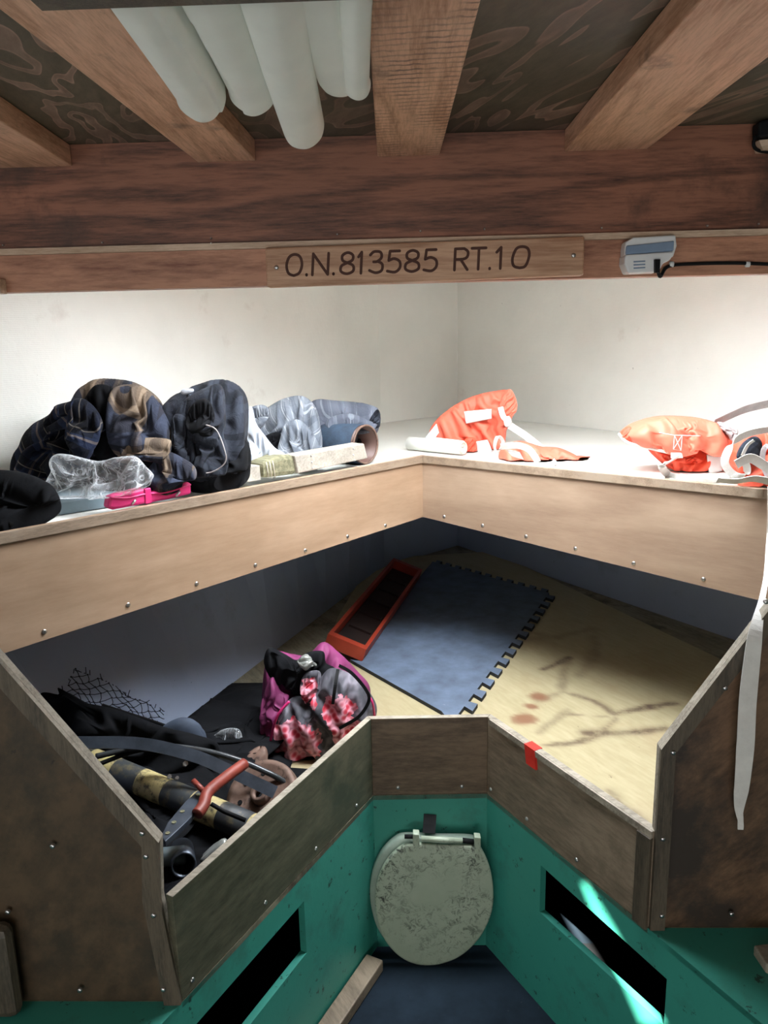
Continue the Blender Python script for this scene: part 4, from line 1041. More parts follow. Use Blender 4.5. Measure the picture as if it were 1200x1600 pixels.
# 2 big brown navy check jacket
t = thing('work_jacket', Z(205, 745, SH), 'biggest brown and navy check work jacket, piled highest', 'jacket', CL)
part('body', t, M['jk2'], [(130, 655), (128, 620), (145, 594), (185, 592), (215, 600), (245, 622), (262, 660), (268, 700), (240, 735), (190, 752), (150, 745), (130, 710)], 1.950, .13, amp=0.0230, freq=12, ang=1.1, seed=11, stretch=2.2)
part('front_panel', t, M['jk2'], [(180, 610), (205, 600), (235, 615), (258, 650), (269, 682), (262, 700), (225, 702), (196, 690), (186, 655)], 1.850, .075, amp=0.0184, freq=13, stretch=2.5, ang=1.3, seed=14)
part('dark_lining', t, M['blackcloth'], [(132, 625), (150, 600), (178, 608), (186, 650), (194, 690), (180, 712), (160, 705), (150, 665), (138, 645)], 1.835, .03, amp=0.0161, freq=14, stretch=2.5, ang=1.3, seed=15)
part('waistband', t, M['jk2'], [(192, 690), (225, 684), (262, 686), (268, 696), (262, 712), (235, 704), (200, 706)], 1.790, .035, amp=0.0115, freq=26, stretch=.4, ang=0, seed=17, rings=24)
part('sleeve', t, M['jk2'], [(236, 738), (246, 712), (262, 706), (285, 716), (304, 730), (306, 748), (290, 756), (262, 757)], 1.780, .04, amp=0.0138, freq=22, stretch=1.6, ang=2.2, seed=19, rings=30)
part('inner_body', t, M['blackcloth'], [(150, 700), (190, 705), (240, 702), (262, 725), (255, 755), (200, 760), (150, 755)], 1.850, .07, amp=0.0161, freq=14, ang=.4, seed=21, rings=24)
# 3 charcoal hooded jacket
t = thing('hooded_jacket', Z(330, 742, SH), 'plain charcoal jacket with a pale piped opening, between the brown check and grey shirt', 'jacket', CL)
part('body', t, M['jk3'], [(262, 632), (285, 612), (320, 596), (352, 593), (378, 608), (388, 640), (385, 690), (370, 735), (320, 748), (282, 735), (268, 690)], 2.010, .12, amp=0.0253, freq=13, ang=1.2, seed=23)
part('hood', t, M['jk3'], [(275, 655), (290, 625), (318, 606), (345, 602), (352, 640), (350, 680), (335, 690), (310, 675), (290, 668)], 1.910, .07, amp=0.0172, freq=17, ang=.6, seed=25)
part('hood_lining', t, M['blackcloth'], [(292, 655), (300, 632), (320, 622), (334, 640), (334, 668), (315, 672)], 1.845, .02, amp=0.0115, freq=17, ang=.6, seed=26, rings=20)
part('sleeve', t, M['jk3'], [(296, 690), (312, 668), (335, 668), (352, 690), (356, 715), (345, 732), (318, 736), (300, 720)], 1.870, .055, amp=0.0161, freq=16, ang=1.2, seed=28)
part('pocket_flap', t, M['jk3'], [(270, 652), (288, 650), (300, 680), (306, 712), (296, 718), (280, 700)], 1.850, .03, amp=0.0115, freq=18, ang=1.4, seed=29, rings=24)
part('lower_body', t, M['blackcloth'], [(300, 700), (340, 700), (385, 690), (392, 730), (380, 756), (320, 758), (298, 740)], 1.950, .08, amp=0.0138, freq=14, ang=.4, seed=30, rings=24)
obj('opening_piping', tube(spline([Y(298, 738, 1.810), Y(330, 738, 1.805), Y(352, 722, 1.805), Y(350, 700, 1.805), Y(338, 672, 1.810), Y(322, 664, 1.820)], 8), .0015, 8), M['webbing_grey'], t, True)
obj('pale_tag', pillow([(282, 612), (288, 607), (302, 608), (300, 614), (286, 617)], 1.92, .006, amp=.001, rings=8), M['white_cloth'], t, True)
# 4 light grey check shirt
t = thing('check_shirt', Z(455, 725, SH), 'light grey check shirt behind the wood block bundle', 'shirt', CL)
part('body', t, M['shirt'], [(396, 672), (410, 645), (438, 624), (470, 618), (490, 632), (500, 660), (502, 705), (470, 735), (420, 735), (398, 705)], 2.330, .10, amp=0.0253, freq=13, ang=1.0, seed=33)
part('sleeve', t, M['shirt'], [(440, 690), (446, 662), (465, 655), (482, 668), (496, 690), (502, 712), (470, 718), (444, 715)], 2.220, .05, amp=0.0184, freq=16, ang=2.0, seed=35, rings=30)
part('collar', t, M['shirt'], [(390, 640), (408, 632), (420, 640), (412, 655), (398, 664)], 2.210, .02, amp=0.0115, freq=20, ang=.5, seed=36, rings=20)
part('dark_inside', t, M['blackcloth'], [(408, 690), (425, 676), (440, 680), (442, 710), (425, 716)], 2.230, .02, amp=0.0057, rings=14)
# 5 slate shirt
t = thing('check_shirt', Z(540, 705, SH), 'slate grey check shirt, rightmost of the heap, its open cuff to the right', 'shirt', CL)
part('body', t, M['shirt2'], [(482, 640), (492, 625), (530, 626), (560, 629), (588, 636), (593, 650), (590, 664), (570, 672), (560, 692), (520, 712), (496, 695), (484, 668)], 2.480, .08, amp=0.0207, freq=13, ang=2.7, seed=41)
part('fold_flap', t, M['shirt2'], [(508, 662), (522, 650), (548, 646), (572, 655), (590, 664), (562, 668), (530, 675)], 2.390, .03, amp=0.0115, freq=16, ang=2.9, seed=42, rings=24)
part('cuff_lining', t, M['jk3'], [(576, 660), (588, 640), (594, 646), (593, 664), (584, 668)], 2.400, .012, amp=0.0034, rings=14)
part('lower_body', t, M['jk3'], [(496, 690), (520, 680), (550, 672), (566, 680), (560, 705), (520, 715)], 2.440, .05, amp=0.0115, freq=15, seed=44, rings=24)
# tube
t = thing('cardboard_tube', Z(568, 712, SH), 'short wide tube with a dark brown inside lying at the right end of the clothes', 'tube')
c_ = Y(572, 695, 2.32); ax = Vector((-.75, .55, -.02)).normalized(); R_ = .058
c_.z = SH+R_+.004; bm = bmesh.new()
def openpipe(c, ax, R, r, L, seg=40):
    bm = bmesh.new(); a_ = ax.cross(Vector((0, 0, 1))).normalized(); b_ = a_.cross(ax); rows = []
    for q, rad in ((0, r), (0, R), (L, R), (L, r)): rows.append([bm.verts.new(c+ax*q+(a_*math.cos(6.2832*k/seg)+b_*math.sin(6.2832*k/seg))*rad) for k in range(seg)])
    for i in range(4):
        for k in range(seg): bm.faces.new((rows[i][k], rows[i][(k+1) % seg], rows[(i+1) % 4][(k+1) % seg], rows[(i+1) % 4][k]))
    bmesh.ops.recalc_face_normals(bm, faces=bm.faces[:]); return bm
obj('tube_wall', openpipe(c_, ax, R_, R_-.003, .22), M['tubebrown'], t, True)
obj('denim_wrap', openpipe(c_+ax*.012, ax, R_+.003, R_+.0005, .20), M['denim'], t, True)
obj('rim', openpipe(c_-ax*.001, ax, R_+.002, R_-.0035, .004), M['rust'], t, True)
t = tag(part('rag', None, M['white_cloth'], [(355, 722), (372, 690), (384, 650), (393, 634), (400, 660), (412, 678), (430, 700), (446, 710), (440, 722), (412, 722), (395, 732), (370, 732)], 2.07, .03, amp=.016, ang=1.1, seed=51), 'crumpled white cloth rag in front of the grey check shirt', 'cloth', CL)
# block bundle
t = thing('wood_bundle', Z(495, 735, SH), 'pale dirty wood block tied against an olive fibre bundle at the shelf edge', 'bundle')
n_ = nl
def onfas(x, y, k): # a plane parallel to the left fascia, k metres behind it
    a0 = ap+nl*k; return onplane(x, y, (a0.x, a0.y, 0), nl)
blk = [(460, 712), (569, 693), (575, 716), (466, 740)]
o_ = obj('wood_block', prism([onfas(x, y, .022) for x, y in blk], nl*.05), M['block'], t, mods=BEV(.003))
obj('fibre_bundle', prism([onfas(x, y, .03) for x, y in ((410, 724), (440, 712), (462, 711), (466, 741), (412, 748))], nl*.07), M['bundle'], t, mods=BEV(.012))
for x, y in ((486, 712), (487, 722), (488, 731), (552, 701), (552, 711), (554, 719)): screw(onfas(x, y, .022), -nl, t, .0026)
for q in range(3):
    x = 416+q*5; obj('tie_wire', tube([onfas(x, 722-q, .028), onfas(x+4, 747, .028)], .0012, 6), M['copper'], t, True)
tag(obj('wood_offcut', prism([onfas(x, y, .035) for x, y in ((381, 730), (406, 727), (408, 750), (383, 754))], nl*.06), M['block'], mods=BEV(.002)), 'small square wood offcut left of the olive fibre bundle', 'wood offcut')
# case, plastic bag, pink pouch, black bag
def onS(x, y, k, z): p = Z(x, y, z); return p
cs_ = [Z(x, y, SH+.001) for x, y in ((84, 806), (262, 775), (262, 752), (84, 772))]
cz = SH+.035
top4 = [Z(88, 783, cz), Z(266, 757, cz), Z(262, 744, cz), Z(84, 760, cz)]
tag(obj('flat_case', solid(bmesh.new(), [Vector((p.x, p.y, SH+.001)) for p in top4], top4), M['case'], mods=BEV(.006)), 'flat blue grey plastic case under the clear plastic bag', 'case')
pb = crumple([(74, 775), (78, 735), (84, 712), (105, 710), (150, 720), (185, 714), (212, 713), (230, 730), (240, 745), (215, 762), (190, 772), (150, 780), (125, 786), (95, 780)], 1.69, .03, amp=.018, ang=.5, shelf=True, seed=61, floor=cz+.002, ex=1.5, ey=1.25, wave=6)
tag(obj('plastic_bag', pb, M['plastic'], None, True, SUB), 'crumpled clear plastic bag lying on the flat case', 'plastic bag')
t = thing('pouch', onfas(235, 790, .03), 'bright pink vinyl pouch at the left shelf edge', 'pouch')
bm = prism([onfas(x, y, .024) for x, y in ((169, 794), (172, 776), (184, 772), (228, 762), (232, 770), (262, 765), (290, 753), (299, 754), (300, 772), (262, 781), (214, 790), (178, 797))], nl*.028)
obj('body', bm, M['pink'], t, mods=BEV(.006))
slp = obj('strap_loop', prism([onfas(x, y, .021) for x, y in ((226, 764), (236, 762), (238, 786), (228, 788))], nl*.008), M['pink'], t, mods=BEV(.002))
obj('piping', tube(spline([onfas(172, 777, .023), onfas(200, 778, .023), onfas(228, 772, .023), onfas(262, 769, .023), onfas(298, 757, .023)], 6), .0022, 8), M['pink'], t, True)
for x, y in ((208, 786), (277, 773)): obj('rivet', tube([onfas(x-2, y+2, .022), onfas(x+4, y-5, .022)], .003, 8), M['metal'], t, True)
t = thing('holdall', Z(50, 790, SH), 'soft black holdall at the far left end of the shelf', 'bag')
part('body', t, M['blackcloth'], [(-60, 752), (-20, 735), (30, 738), (70, 752), (88, 768), (95, 800), (60, 820), (0, 830), (-70, 830)], 1.56, .06, amp=.016, ang=.3, seed=71)
obj('cord', tube(spline([onfas(2, 812, .04), onfas(30, 802, .05), onfas(60, 795, .05), onfas(88, 790, .05)], 8), .0018, 6), M['webbing_grey'], t, True)
tag(obj('hose_end', tube([onfas(10, 820, .03), onfas(40, 808, .05)], .012, 14), M['black'], None, True), 'short black hose end in front of the holdall', 'hose')

# ------------------------------------------------------------------ life jackets on the right of the shelf
LJ = 'orange life jackets on the right shelf'
def patch(name, parent, mat, pts, D, dy=.004, nx=10, th=.0015, bulge=0.0):
    c = [Y(x, y, D) for x, y in pts]
    def fn(u, v):
        p = c[0].lerp(c[1], u).lerp(c[3].lerp(c[2], u), v); p = p.copy(); p.y += -bulge*math.sin(u*3.14)*math.sin(v*3.14)+.0015*noise.noise(p*60); return p
    return obj(name, sheet(fn, nx, 8), mat, parent, True, SOL(th))
D1 = 2.62
t = thing('life_jacket', Z(740, 712, SH), 'orange life jacket standing bent up near the bow corner of the shelf', 'life jacket', LJ)
part('float_panel', t, M['orange'], [(666, 690), (676, 662), (700, 640), (735, 620), (770, 611), (798, 610), (806, 630), (798, 652), (792, 670), (788, 690), (772, 702), (750, 716), (728, 712), (700, 700), (680, 690)], D1, .055, amp=.010, freq=15, stretch=3, ang=2.2, seed=81, power=4)
part('folded_end', t, M['orange'], [(778, 640), (790, 612), (800, 610), (808, 634), (798, 652), (788, 650)], D1-.07, .02, amp=.004, rings=16, seed=83)
part('inner_fold', t, M['orange_dark'], [(724, 694), (730, 684), (743, 686), (744, 712), (730, 714)], D1-.075, .02, amp=.003, rings=14)
patch('reflective_patch', t, M['reflect'], [(725, 643), (768, 639), (768, 654), (728, 662)], D1-.072, bulge=.006)
patch('reflective_patch', t, M['reflect'], [(664, 684), (682, 662), (686, 676), (676, 690)], D1-.055, bulge=.003)
patch('reflective_patch', t, M['reflect'], [(744, 690), (762, 687), (773, 714), (747, 714)], D1-.075, bulge=.004)
obj('strap', ribbon(spline([Y(782, 636, D1-.1), Y(786, 650, D1-.11), Y(793, 658, D1-.11), Y(798, 662, D1-.11)], 6), .018, [(1, 0, .3), (1, -.5, 0)]), M['webbing'], t)
obj('knot', pillow([(787, 654), (795, 650), (800, 658), (797, 668), (789, 666)], D1-.12, .01, amp=.004, rings=10), M['webbing'], t, True)
obj('strap', ribbon(spline([Y(797, 665, D1-.12), Y(820, 680, D1-.16), Y(845, 700, D1-.2), Y(858, 714, D1-.24), Z(866, 727, SH+.004)], 8), .022, [(1, 0, 1), (1, 0, .6)]), M['webbing'], t)
obj('strap', ribbon(spline([Y(776, 712, D1-.14), Y(773, 696, D1-.13), Y(778, 682, D1-.12), Y(786, 690, D1-.12), Y(781, 702, D1-.14)], 8), .014, [(0, -1, .2), (1, -.5, .2), (0, -1, 0)]), M['webbing'], t)
t = thing('life_jacket', Z(845, 722, SH), 'orange life jacket lying flat behind the shelf edge, right of the upright one', 'life jacket', LJ)
D2 = 2.345
part('float_panel', t, M['orange'], [(778, 716), (786, 698), (812, 689), (845, 697), (875, 700), (902, 712), (922, 728), (905, 740), (850, 742), (790, 738)], 2.38, .07, amp=.008, ang=2.6, seed=91, power=3)
patch('reflective_patch', t, M['reflect'], [(790, 702), (812, 706), (818, 718), (800, 713)], D2-.105, bulge=.002)
obj('strap', ribbon(spline([Y(782, 698, D2-.11), Y(808, 696, D2-.12), Y(826, 702, D2-.12), Y(836, 714, D2-.11), Y(840, 722, D2-.10)], 8), .020, [(0, -.4, 1), (.3, -.3, 1), (1, 0, .2)]), M['webbing'], t)
obj('tie_cord', tube(spline([Y(913, 732, 2.3), Y(918, 724, 2.31), Y(921, 716, 2.32)], 6), .0012, 6), M['webbing'], t, True)
# white roll in the corner
t = thing('paper_roll', Z(700, 707, SH), 'white rolled sheet with a curled end in the corner behind the shelf apex', 'paper roll')
a_, b_ = Y(723, 698, 2.47), Y(640, 707, 2.62)
a_.z = SH+.024; b_.z = SH+.024
obj('roll', tube([a_, a_.lerp(b_, .3), a_.lerp(b_, .7), b_], .022, 24), M['canvas'], t, True)
obj('rolled_end', openpipe(a_+(a_-b_).normalized()*.004, (b_-a_).normalized(), .0205, .016, .02), M['copper'], t, True)
obj('loose_edge', tube([a_+(a_-b_).normalized()*.001+Vector((0, 0, .012)), a_.lerp(b_, .5)+Vector((0, 0, .016))], .012, 16), M['canvas'], t, True)
# right life jacket
D3 = 2.12
t = thing('life_jacket', Z(1060, 745, SH), 'orange life jacket with white piping, lying puffed up on the right shelf', 'life jacket', LJ)
part('float_panel', t, M['orange'], [(968, 678), (976, 668), (995, 658), (1030, 650), (1080, 651), (1120, 660), (1150, 672), (1162, 682), (1140, 700), (1120, 708), (1085, 702), (1050, 708), (1010, 700), (980, 692)], D3, .085, amp=.007, ex=1.3, ey=1.05, freq=15, stretch=2.5, ang=1.9, seed=101, power=3.2)
part('under_panel', t, M['orange_dark'], [(1012, 700), (1050, 704), (1085, 700), (1120, 706), (1130, 738), (1105, 742), (1060, 738), (1035, 725)], D3+.0, .05, amp=.006, freq=12, seed=103)
part('folded_end', t, M['orange_dark'], [(969, 679), (978, 668), (986, 668), (985, 690), (976, 688)], D3-.02, .02, amp=.003, rings=12)
part('strap_panel', t, M['webbing_grey'], [(1120, 660), (1135, 662), (1160, 678), (1146, 690), (1135, 676)], D3-.06, .02, amp=.004, rings=14)
obj('piping', tube(spline([Y(967, 678, D3-.02), Y(980, 691, D3-.045), Y(1010, 699, D3-.06), Y(1050, 707, D3-.07), Y(1085, 699, D3-.07), Y(1128, 710, D3-.05)], 8), .004, 8), M['webbing'], t, True)
patch('reflective_patch', t, M['reflect'], [(1104, 710), (1130, 712), (1128, 736), (1108, 742)], D3-.055, bulge=.002)
bm = bmesh.new()
for pp in (((1054, 680), (1066, 680), (1064, 704), (1052, 702), (1054, 680)), ((1054, 680), (1064, 704)), ((1066, 680), (1052, 702)), ((1030, 676), (1054, 680), (1095, 681))):
    tube([Y(x, y, D3-.106) for x, y in pp], .0009, 6, bm)
obj('stitching', bm, M['webbing'], t)
obj('buckle', prism([Y(x, y, D3-.10) for x, y in ((1050, 708), (1066, 708), (1068, 716), (1050, 717))], (0, .012, 0)), M['webbing'], t, mods=BEV(.002))
obj('strap', ribbon(spline([Y(1060, 713, D3-.1), Y(1045, 722, D3-.14), Y(1034, 728, D3-.18), Z(1045, 742, SH+.006), Z(1075, 750, SH+.008), Z(1120, 752, SH+.01), Z(1150, 742, SH+.03)], 10), .020, [(.3, -.7, .8), (0, -1, .5), (0, -.5, 1), (0, -.6, .8), (0, -1, .3)]), M['webbing'], t)
obj('strap', ribbon(spline([Y(1115, 662, D3-.02), Y(1140, 650, D3+.05), Y(1170, 638, D3+.1), Y(1215, 628, D3+.15)], 8), .024, [(.2, -.3, 1), (.1, -.3, 1)]), M['webbing_grey'], t)
# heap at right edge
D4 = 1.90
t = thing('life_jacket', Z(1190, 758, SH), 'red orange life jacket under a tangle of straps at the right edge', 'life jacket', LJ)
part('float_panel', t, M['orange_dark'], [(1140, 735), (1142, 700), (1165, 678), (1195, 670), (1240, 672), (1270, 700), (1270, 755), (1200, 762), (1150, 755)], D4, .06, amp=.012, freq=14, seed=111)
def strp(pp, D, w, sides, mat='webbing'):
    obj('strap', ribbon(spline([Y(x, y, D-.02*i/len(pp)) for i, (x, y) in enumerate(pp)], 10), w, sides), M[mat], t)
strp([(1210, 670), (1175, 676), (1150, 688), (1135, 710), (1134, 728), (1150, 744), (1166, 740), (1165, 725), (1152, 722)], D4-.09, .018, [(0, -.6, 1), (0, -.2, 1), (1, -.3, .5), (1, 0, 0), (.3, -.6, 1), (0, -1, .4)])
strp([(1215, 690), (1195, 700), (1192, 725), (1200, 745)], D4-.10, .012, [(1, 0, .5), (1, 0, 0)], 'webbing_grey')
strp([(1150, 726), (1172, 716), (1195, 728), (1215, 738)], D4-.12, .024, [(0, -.3, 1), (0, -.6, 1)])
strp([(1120, 750), (1150, 752), (1180, 748), (1215, 756)], D4-.13, .022, [(0, -.8, .6), (0, -.6, .8)])
strp([(1160, 712), (1168, 696), (1178, 688)], D4-.10, .008, [(1, 0, .5), (1, 0, 0)])
obj('grey_lining', pillow([(1150, 715), (1160, 692), (1180, 680), (1192, 690), (1188, 715), (1170, 722)], D4-.06, .015, amp=.006, rings=16), M['jk3'], t, True)
# long strap hanging down over the right board
pst = [frL*0+Vector((0, 0, 0))]
def sp(x, y, D): return Y(x, y, D)
xs_ = [(1203, 760, 1.72), (1203, 800, 1.70), (1200, 850, 1.68), (1197, 900, 1.48), (1190, 940, 1.26), (1181, 985, 1.188), (1174, 1040, 1.18), (1168, 1100, 1.175), (1165, 1160, 1.175), (1160, 1220, 1.18), (1155, 1262, 1.185), (1157, 1282, 1.185), (1157, 1296, 1.185)]
pp = spline([Y(*q) for q in xs_], 6); n = len(pp)
wd = []
for i in range(n):
    s = i/(n-1)
    wd.append(np.interp(s, [0, .15, .33, .45, .55, .68, .78, .86, .92, .96, 1], [.010, .008, .010, .024, .027, .028, .023, .012, .009, .010, .009]))
tag(obj('hanging_strap', ribbon(pp, [float(w) for w in wd], Vector((1, -.15, 0)), .0016), M['webbing']), 'long white webbing strap hanging down at the right edge', 'strap')

# ------------------------------------------------------------------ things in the berth, left
BT = B+TH+.001
t = thing('shopping_bag', Z(500, 1150, BT), 'floral print tote bag with magenta lining standing behind the left board', 'bag')
Db = 1.90
def bpart(name, mat, outline, D, thick, uvo=None, **k):
    for q in ('freq', 'stretch', 'rings'): k.pop(q, None)
    o = obj(name, crumple(outline, D, thick, floor=BT, **k), mat, t, True, SUB)
    c = Y(500, 1190, D)
    if uvo:
        for l in o.data.uv_layers[0].data: l.uv = (l.uv[0]-c.x, l.uv[1]-c.z+.02) if False else l.uv
    return o
def flor(name, outline, D, thick, **k):
    for q in ('freq', 'stretch', 'rings'): k.pop(q, None)
    bm = crumple(outline, D, thick, floor=BT, **k); uvl = bm.loops.layers.uv.verify(); c = Y(500, 1180, D)
    for f in bm.faces:
        for l in f.loops: l[uvl].uv = (l.vert.co.x-c.x, l.vert.co.z-c.z)
    return obj(name, bm, M['floral'], t, True, SUB)
bpart('lining', M['magenta'], [(408, 1120), (412, 1050), (424, 1018), (455, 1022), (480, 1024), (505, 1003), (530, 1020), (560, 1050), (580, 1080), (560, 1140), (440, 1190), (412, 1170)], Db+.05, .06, amp=.007, freq=16, ang=1.4, seed=121)
bpart('opening', M['blackcloth'], [(420, 1012), (440, 1020), (462, 1032), (480, 1020), (505, 1018), (510, 1036), (525, 1050), (500, 1100), (470, 1095), (450, 1072), (425, 1060), (412, 1035)], Db-.02, .03, amp=.006, freq=16, ang=1.0, seed=123, rings=26)
flor('front_panel', [(420, 1172), (430, 1120), (455, 1092), (480, 1092), (500, 1060), (515, 1045), (535, 1048), (560, 1062), (580, 1085), (590, 1110), (575, 1140), (520, 1200), (450, 1210), (425, 1195)], Db-.06, .075, amp=.008, freq=14, stretch=2.2, ang=1.9, seed=125)
flor('inner_print', [(470, 1072), (478, 1052), (500, 1050), (500, 1080), (485, 1096)], Db-.075, .02, amp=.006, rings=14)
bpart('gusset', M['magenta'], [(410, 1150), (410, 1095), (425, 1058), (438, 1080), (452, 1090), (432, 1115), (422, 1160)], Db-.05, .04, amp=.006, freq=18, ang=1.4, seed=127, rings=24)
obj('handle', ribbon(spline([Y(530, 1040, Db-.12), Y(550, 1052, Db-.14), Y(572, 1078, Db-.15), Y(576, 1096, Db-.15), Y(560, 1120, Db-.155), Y(530, 1138, Db-.16)], 8), .008, [(1, 0, 1), (1, 0, .5), (1, 0, -.8)], .003), M['black'], t)
obj('piping', tube(spline([Y(420, 1186, Db-.1), Y(424, 1150, Db-.115), Y(434, 1118, Db-.12), Y(452, 1096, Db-.11)], 8), .0035, 8), M['pink'], t, True)
obj('piping', tube(spline([Y(585, 1118, Db-.1), Y(582, 1098, Db-.11), Y(574, 1084, Db-.1)], 8), .003, 8), M['pink'], t, True)
obj('handle', ribbon(spline([Y(528, 1046, Db-.12), Y(524, 1070, Db-.155), Y(520, 1100, Db-.16)], 8), .008, [(1, 0, 0), (1, 0, .2)], .003), M['black'], t)
obj('crumpled_wrapper', pillow([(460, 1032), (475, 1026), (490, 1030), (494, 1042), (478, 1040), (466, 1038)], Db-.06, .015, amp=.012, freq=40, rings=14), M['foil'], t, True)

# red orange tray leaning on the left hull
t = thing('plastic_tray', Z(560, 1010, BT), 'dark tray with a red orange rim leaning against the left hull by the mat', 'tray')
p0, p1 = Z(566, 1038, BT), Z(655, 907, BT)      # lower rim on the mat
d_ = (p1-p0); d_.z = 0; Lt = d_.length; d_.normalize(); w_ = Vector((-d_.y, d_.x, 0)); w_ = w_ if w_.x < 0 else -w_
z_ = BT+.010; o0 = Vector((p0.x, p0.y, z_))
vv = onplane(520, 1004, p0, d_)-p0; vv2 = onplane(600, 896, p1, d_)-p1; vv = (vv+vv2)/2; Wt = vv.length; vv.normalize()
print('tray', Wt, vv)
nn = d_.cross(vv).normalized(); nn = nn if nn.x > 0 else -nn
def tp_(u, v, h): return o0+d_*u*Lt+vv*v*Wt+nn*h
def trayrim():
    bm = bmesh.new(); r = .014
    cs__ = [(0, 0), (1, 0), (1, 1), (0, 1)]; inn = [(.03, .09), (.97, .09), (.97, .91), (.03, .91)]
    for i in range(4):
        j = (i+1) % 4
        solid(bm, [tp_(*cs__[i], 0), tp_(*cs__[j], 0), tp_(*inn[j], 0), tp_(*inn[i], 0)], [tp_(*cs__[i], .045), tp_(*cs__[j], .045), tp_(*inn[j], .045), tp_(*inn[i], .045)])
    return bm
obj('rim', trayrim(), M['orange_plastic'], t)
bm = bmesh.new(); solid(bm, [tp_(.035, .11, 0), tp_(.965, .11, 0), tp_(.965, .89, 0), tp_(.035, .89, 0)], [tp_(.035, .11, .01), tp_(.965, .11, .01), tp_(.965, .89, .01), tp_(.035, .89, .01)])
obj('base', bm, M['tray_in'], t)
for q in range(5):
    bm = bmesh.new(); u = .2+q*.15; solid(bm, [tp_(u, .2, .01), tp_(u+.03, .2, .01), tp_(u+.03, .8, .01), tp_(u, .8, .01)], [tp_(u, .2, .018), tp_(u+.03, .2, .018), tp_(u+.03, .8, .018), tp_(u, .8, .018)])
    obj('rib', bm, M['tray_in'], t)

def hullp(x, y, gap=.03):
    """point just inside the leaning left hull, seen at x, y"""
    for k in range(400, 2600):
        D = k/700; p = Y(x, y, D); t = max(0, min(1, (p.z-B)/(SH-B)))
        u_ = (p.y-1.08)/2.45; xw = (-.98+.869*u_)*(1-t)+(-1.5+1.389*(p.y-1.13)/2.4)*t
        if p.x < xw+gap: return p
    return p
# net scrap leaning on the left hull
def netfn():
    c = [hullp(118, 1045), hullp(258, 1112), hullp(248, 1150), hullp(88, 1104)]
    bm = bmesh.new(); nx, ny = 17, 9
    def P(u, v):
        p = c[0].lerp(c[1], u).lerp(c[3].lerp(c[2], u), v); return p+Vector((noise.noise(Vector((u*5, v*5, 1)))*.01, noise.noise(Vector((u*4, v*4, 5)))*.03, noise.noise(Vector((u*5, v*5, 9)))*.008))
    for i in range(nx):
        for j in range(ny):
            if (i+j) % 2: continue
            a = P(i/nx, j/ny)
            for di, dj in ((1, 1), (-1, 1)):
                if 0 <= i+di <= nx and j+dj <= ny:
                    b = P((i+di)/nx, (j+dj)/ny); m = a.lerp(b, .5)+Vector((di*.002, 0, -.002)); tube([a, m, b], .0011, 5, bm)
            bmesh.ops.create_icosphere(bm, subdivisions=1, radius=.0026, matrix=Matrix.Translation(a))
    for i in range(34):
        u = random.random(); v = 0 if random.random() < .75 else random.random()
        if v: u = random.choice((0, 1))
        a = P(u, v); tube([a, a+Vector((random.uniform(-.012, .012), 0, random.uniform(.0, .02)))], .0011, 5, bm)
    return bm
t = thing('net_scrap', Z(180, 1130, BT), 'ragged scrap of black diamond mesh net propped against the left hull', 'net')
obj('mesh', netfn(), M['net'], t)
obj('rod', tube(spline([hullp(160, 1102, .05), hullp(210, 1118, .05), hullp(258, 1134, .05), hullp(292, 1148, .06)], 6), .0045, 8), M['black'], t, True)
# dark tarpaulin mass that fills the left corner
hA, hB, hC, hD = [hullp(x, y, .04) for x, y in ((70, 1120), (130, 1130), (200, 1146), (275, 1168))]
lump = lambda p, r: ((p.x, p.y, p.z-.055), r)
tb = drape(-.68, 1.55, 1.15, .60, 1.22, [lump(hA, (.08, .10, .06)), lump(hB, (.08, .10, .06)), lump(hC, (.08, .10, .06)), lump(hD, (.07, .09, .06)), ((-.62, 1.40, B), (.12, .14, .05))], BT+.045, seed=77, shrink=.74, n=90, walls=[((-.97, 1.08, 0), (.9425, -.334, 0)), ((0, 1.10, 0), (0, 1, 0))], z0=.26)
tag(obj('tarpaulin', tb, M['blackcloth'], None, True, CLOTH(.003)), 'black tarpaulin heaped along the hull in the dark left corner of the berth', 'tarpaulin')
ob = crumple([(50, 1075), (75, 1098), (130, 1112), (190, 1126), (260, 1148), (320, 1162), (340, 1176), (330, 1215), (250, 1260), (150, 1260), (60, 1200)], 1.66, .03, amp=.014, ang=.3, seed=131, floor=BT, lean=.15)
tag(obj('oilskin_bundle', ob, M['blackcloth'], None, True, SUB), 'black oilskin bundle pushed against the left hull just below the net', 'oilskin')
def tarp(u, v):
    y = LP.y+.025+u*1.15
    xr = min(-.18, LP.x+(A.x-LP.x)*min(1, (y-LP.y)/(A.y-LP.y))-.03); xl_ = -.98+(y-1.08)*(.869/2.45)+.02
    xr = min(xr, -.30+.0*u) if u > .55 else xr
    x = xl_+(xr-xl_)*v; e = min(1, v*8, (1-v)*8, u*8, (1-u)*8)
    p = Vector((x, y, 0)); h = BT+.004+e*(.012+.05*abs(noise.noise(p*5+Vector((3, 1, 0))))+.012*abs(noise.noise(p*17)))
    return Vector((x, y, h))
tag(obj('rubber_sheet', sheet(tarp, 90, 60), M['blackcloth'], None, True, SOL(.003)), 'crumpled black rubber sheet spread under the tools in the left of the berth', 'rubber sheet')
bm = pillow([(244, 1150), (258, 1132), (285, 1122), (312, 1132), (324, 1156), (310, 1176), (256, 1176)], 1.72, .025, amp=.004, freq=12, seed=133, floor=BT)
tag(obj('fender_buoy', bm, plain('blue_grey_vinyl', (.04, .055, .085), .8), None, True), 'blue grey rounded vinyl fender behind the dark hoses', 'fender')
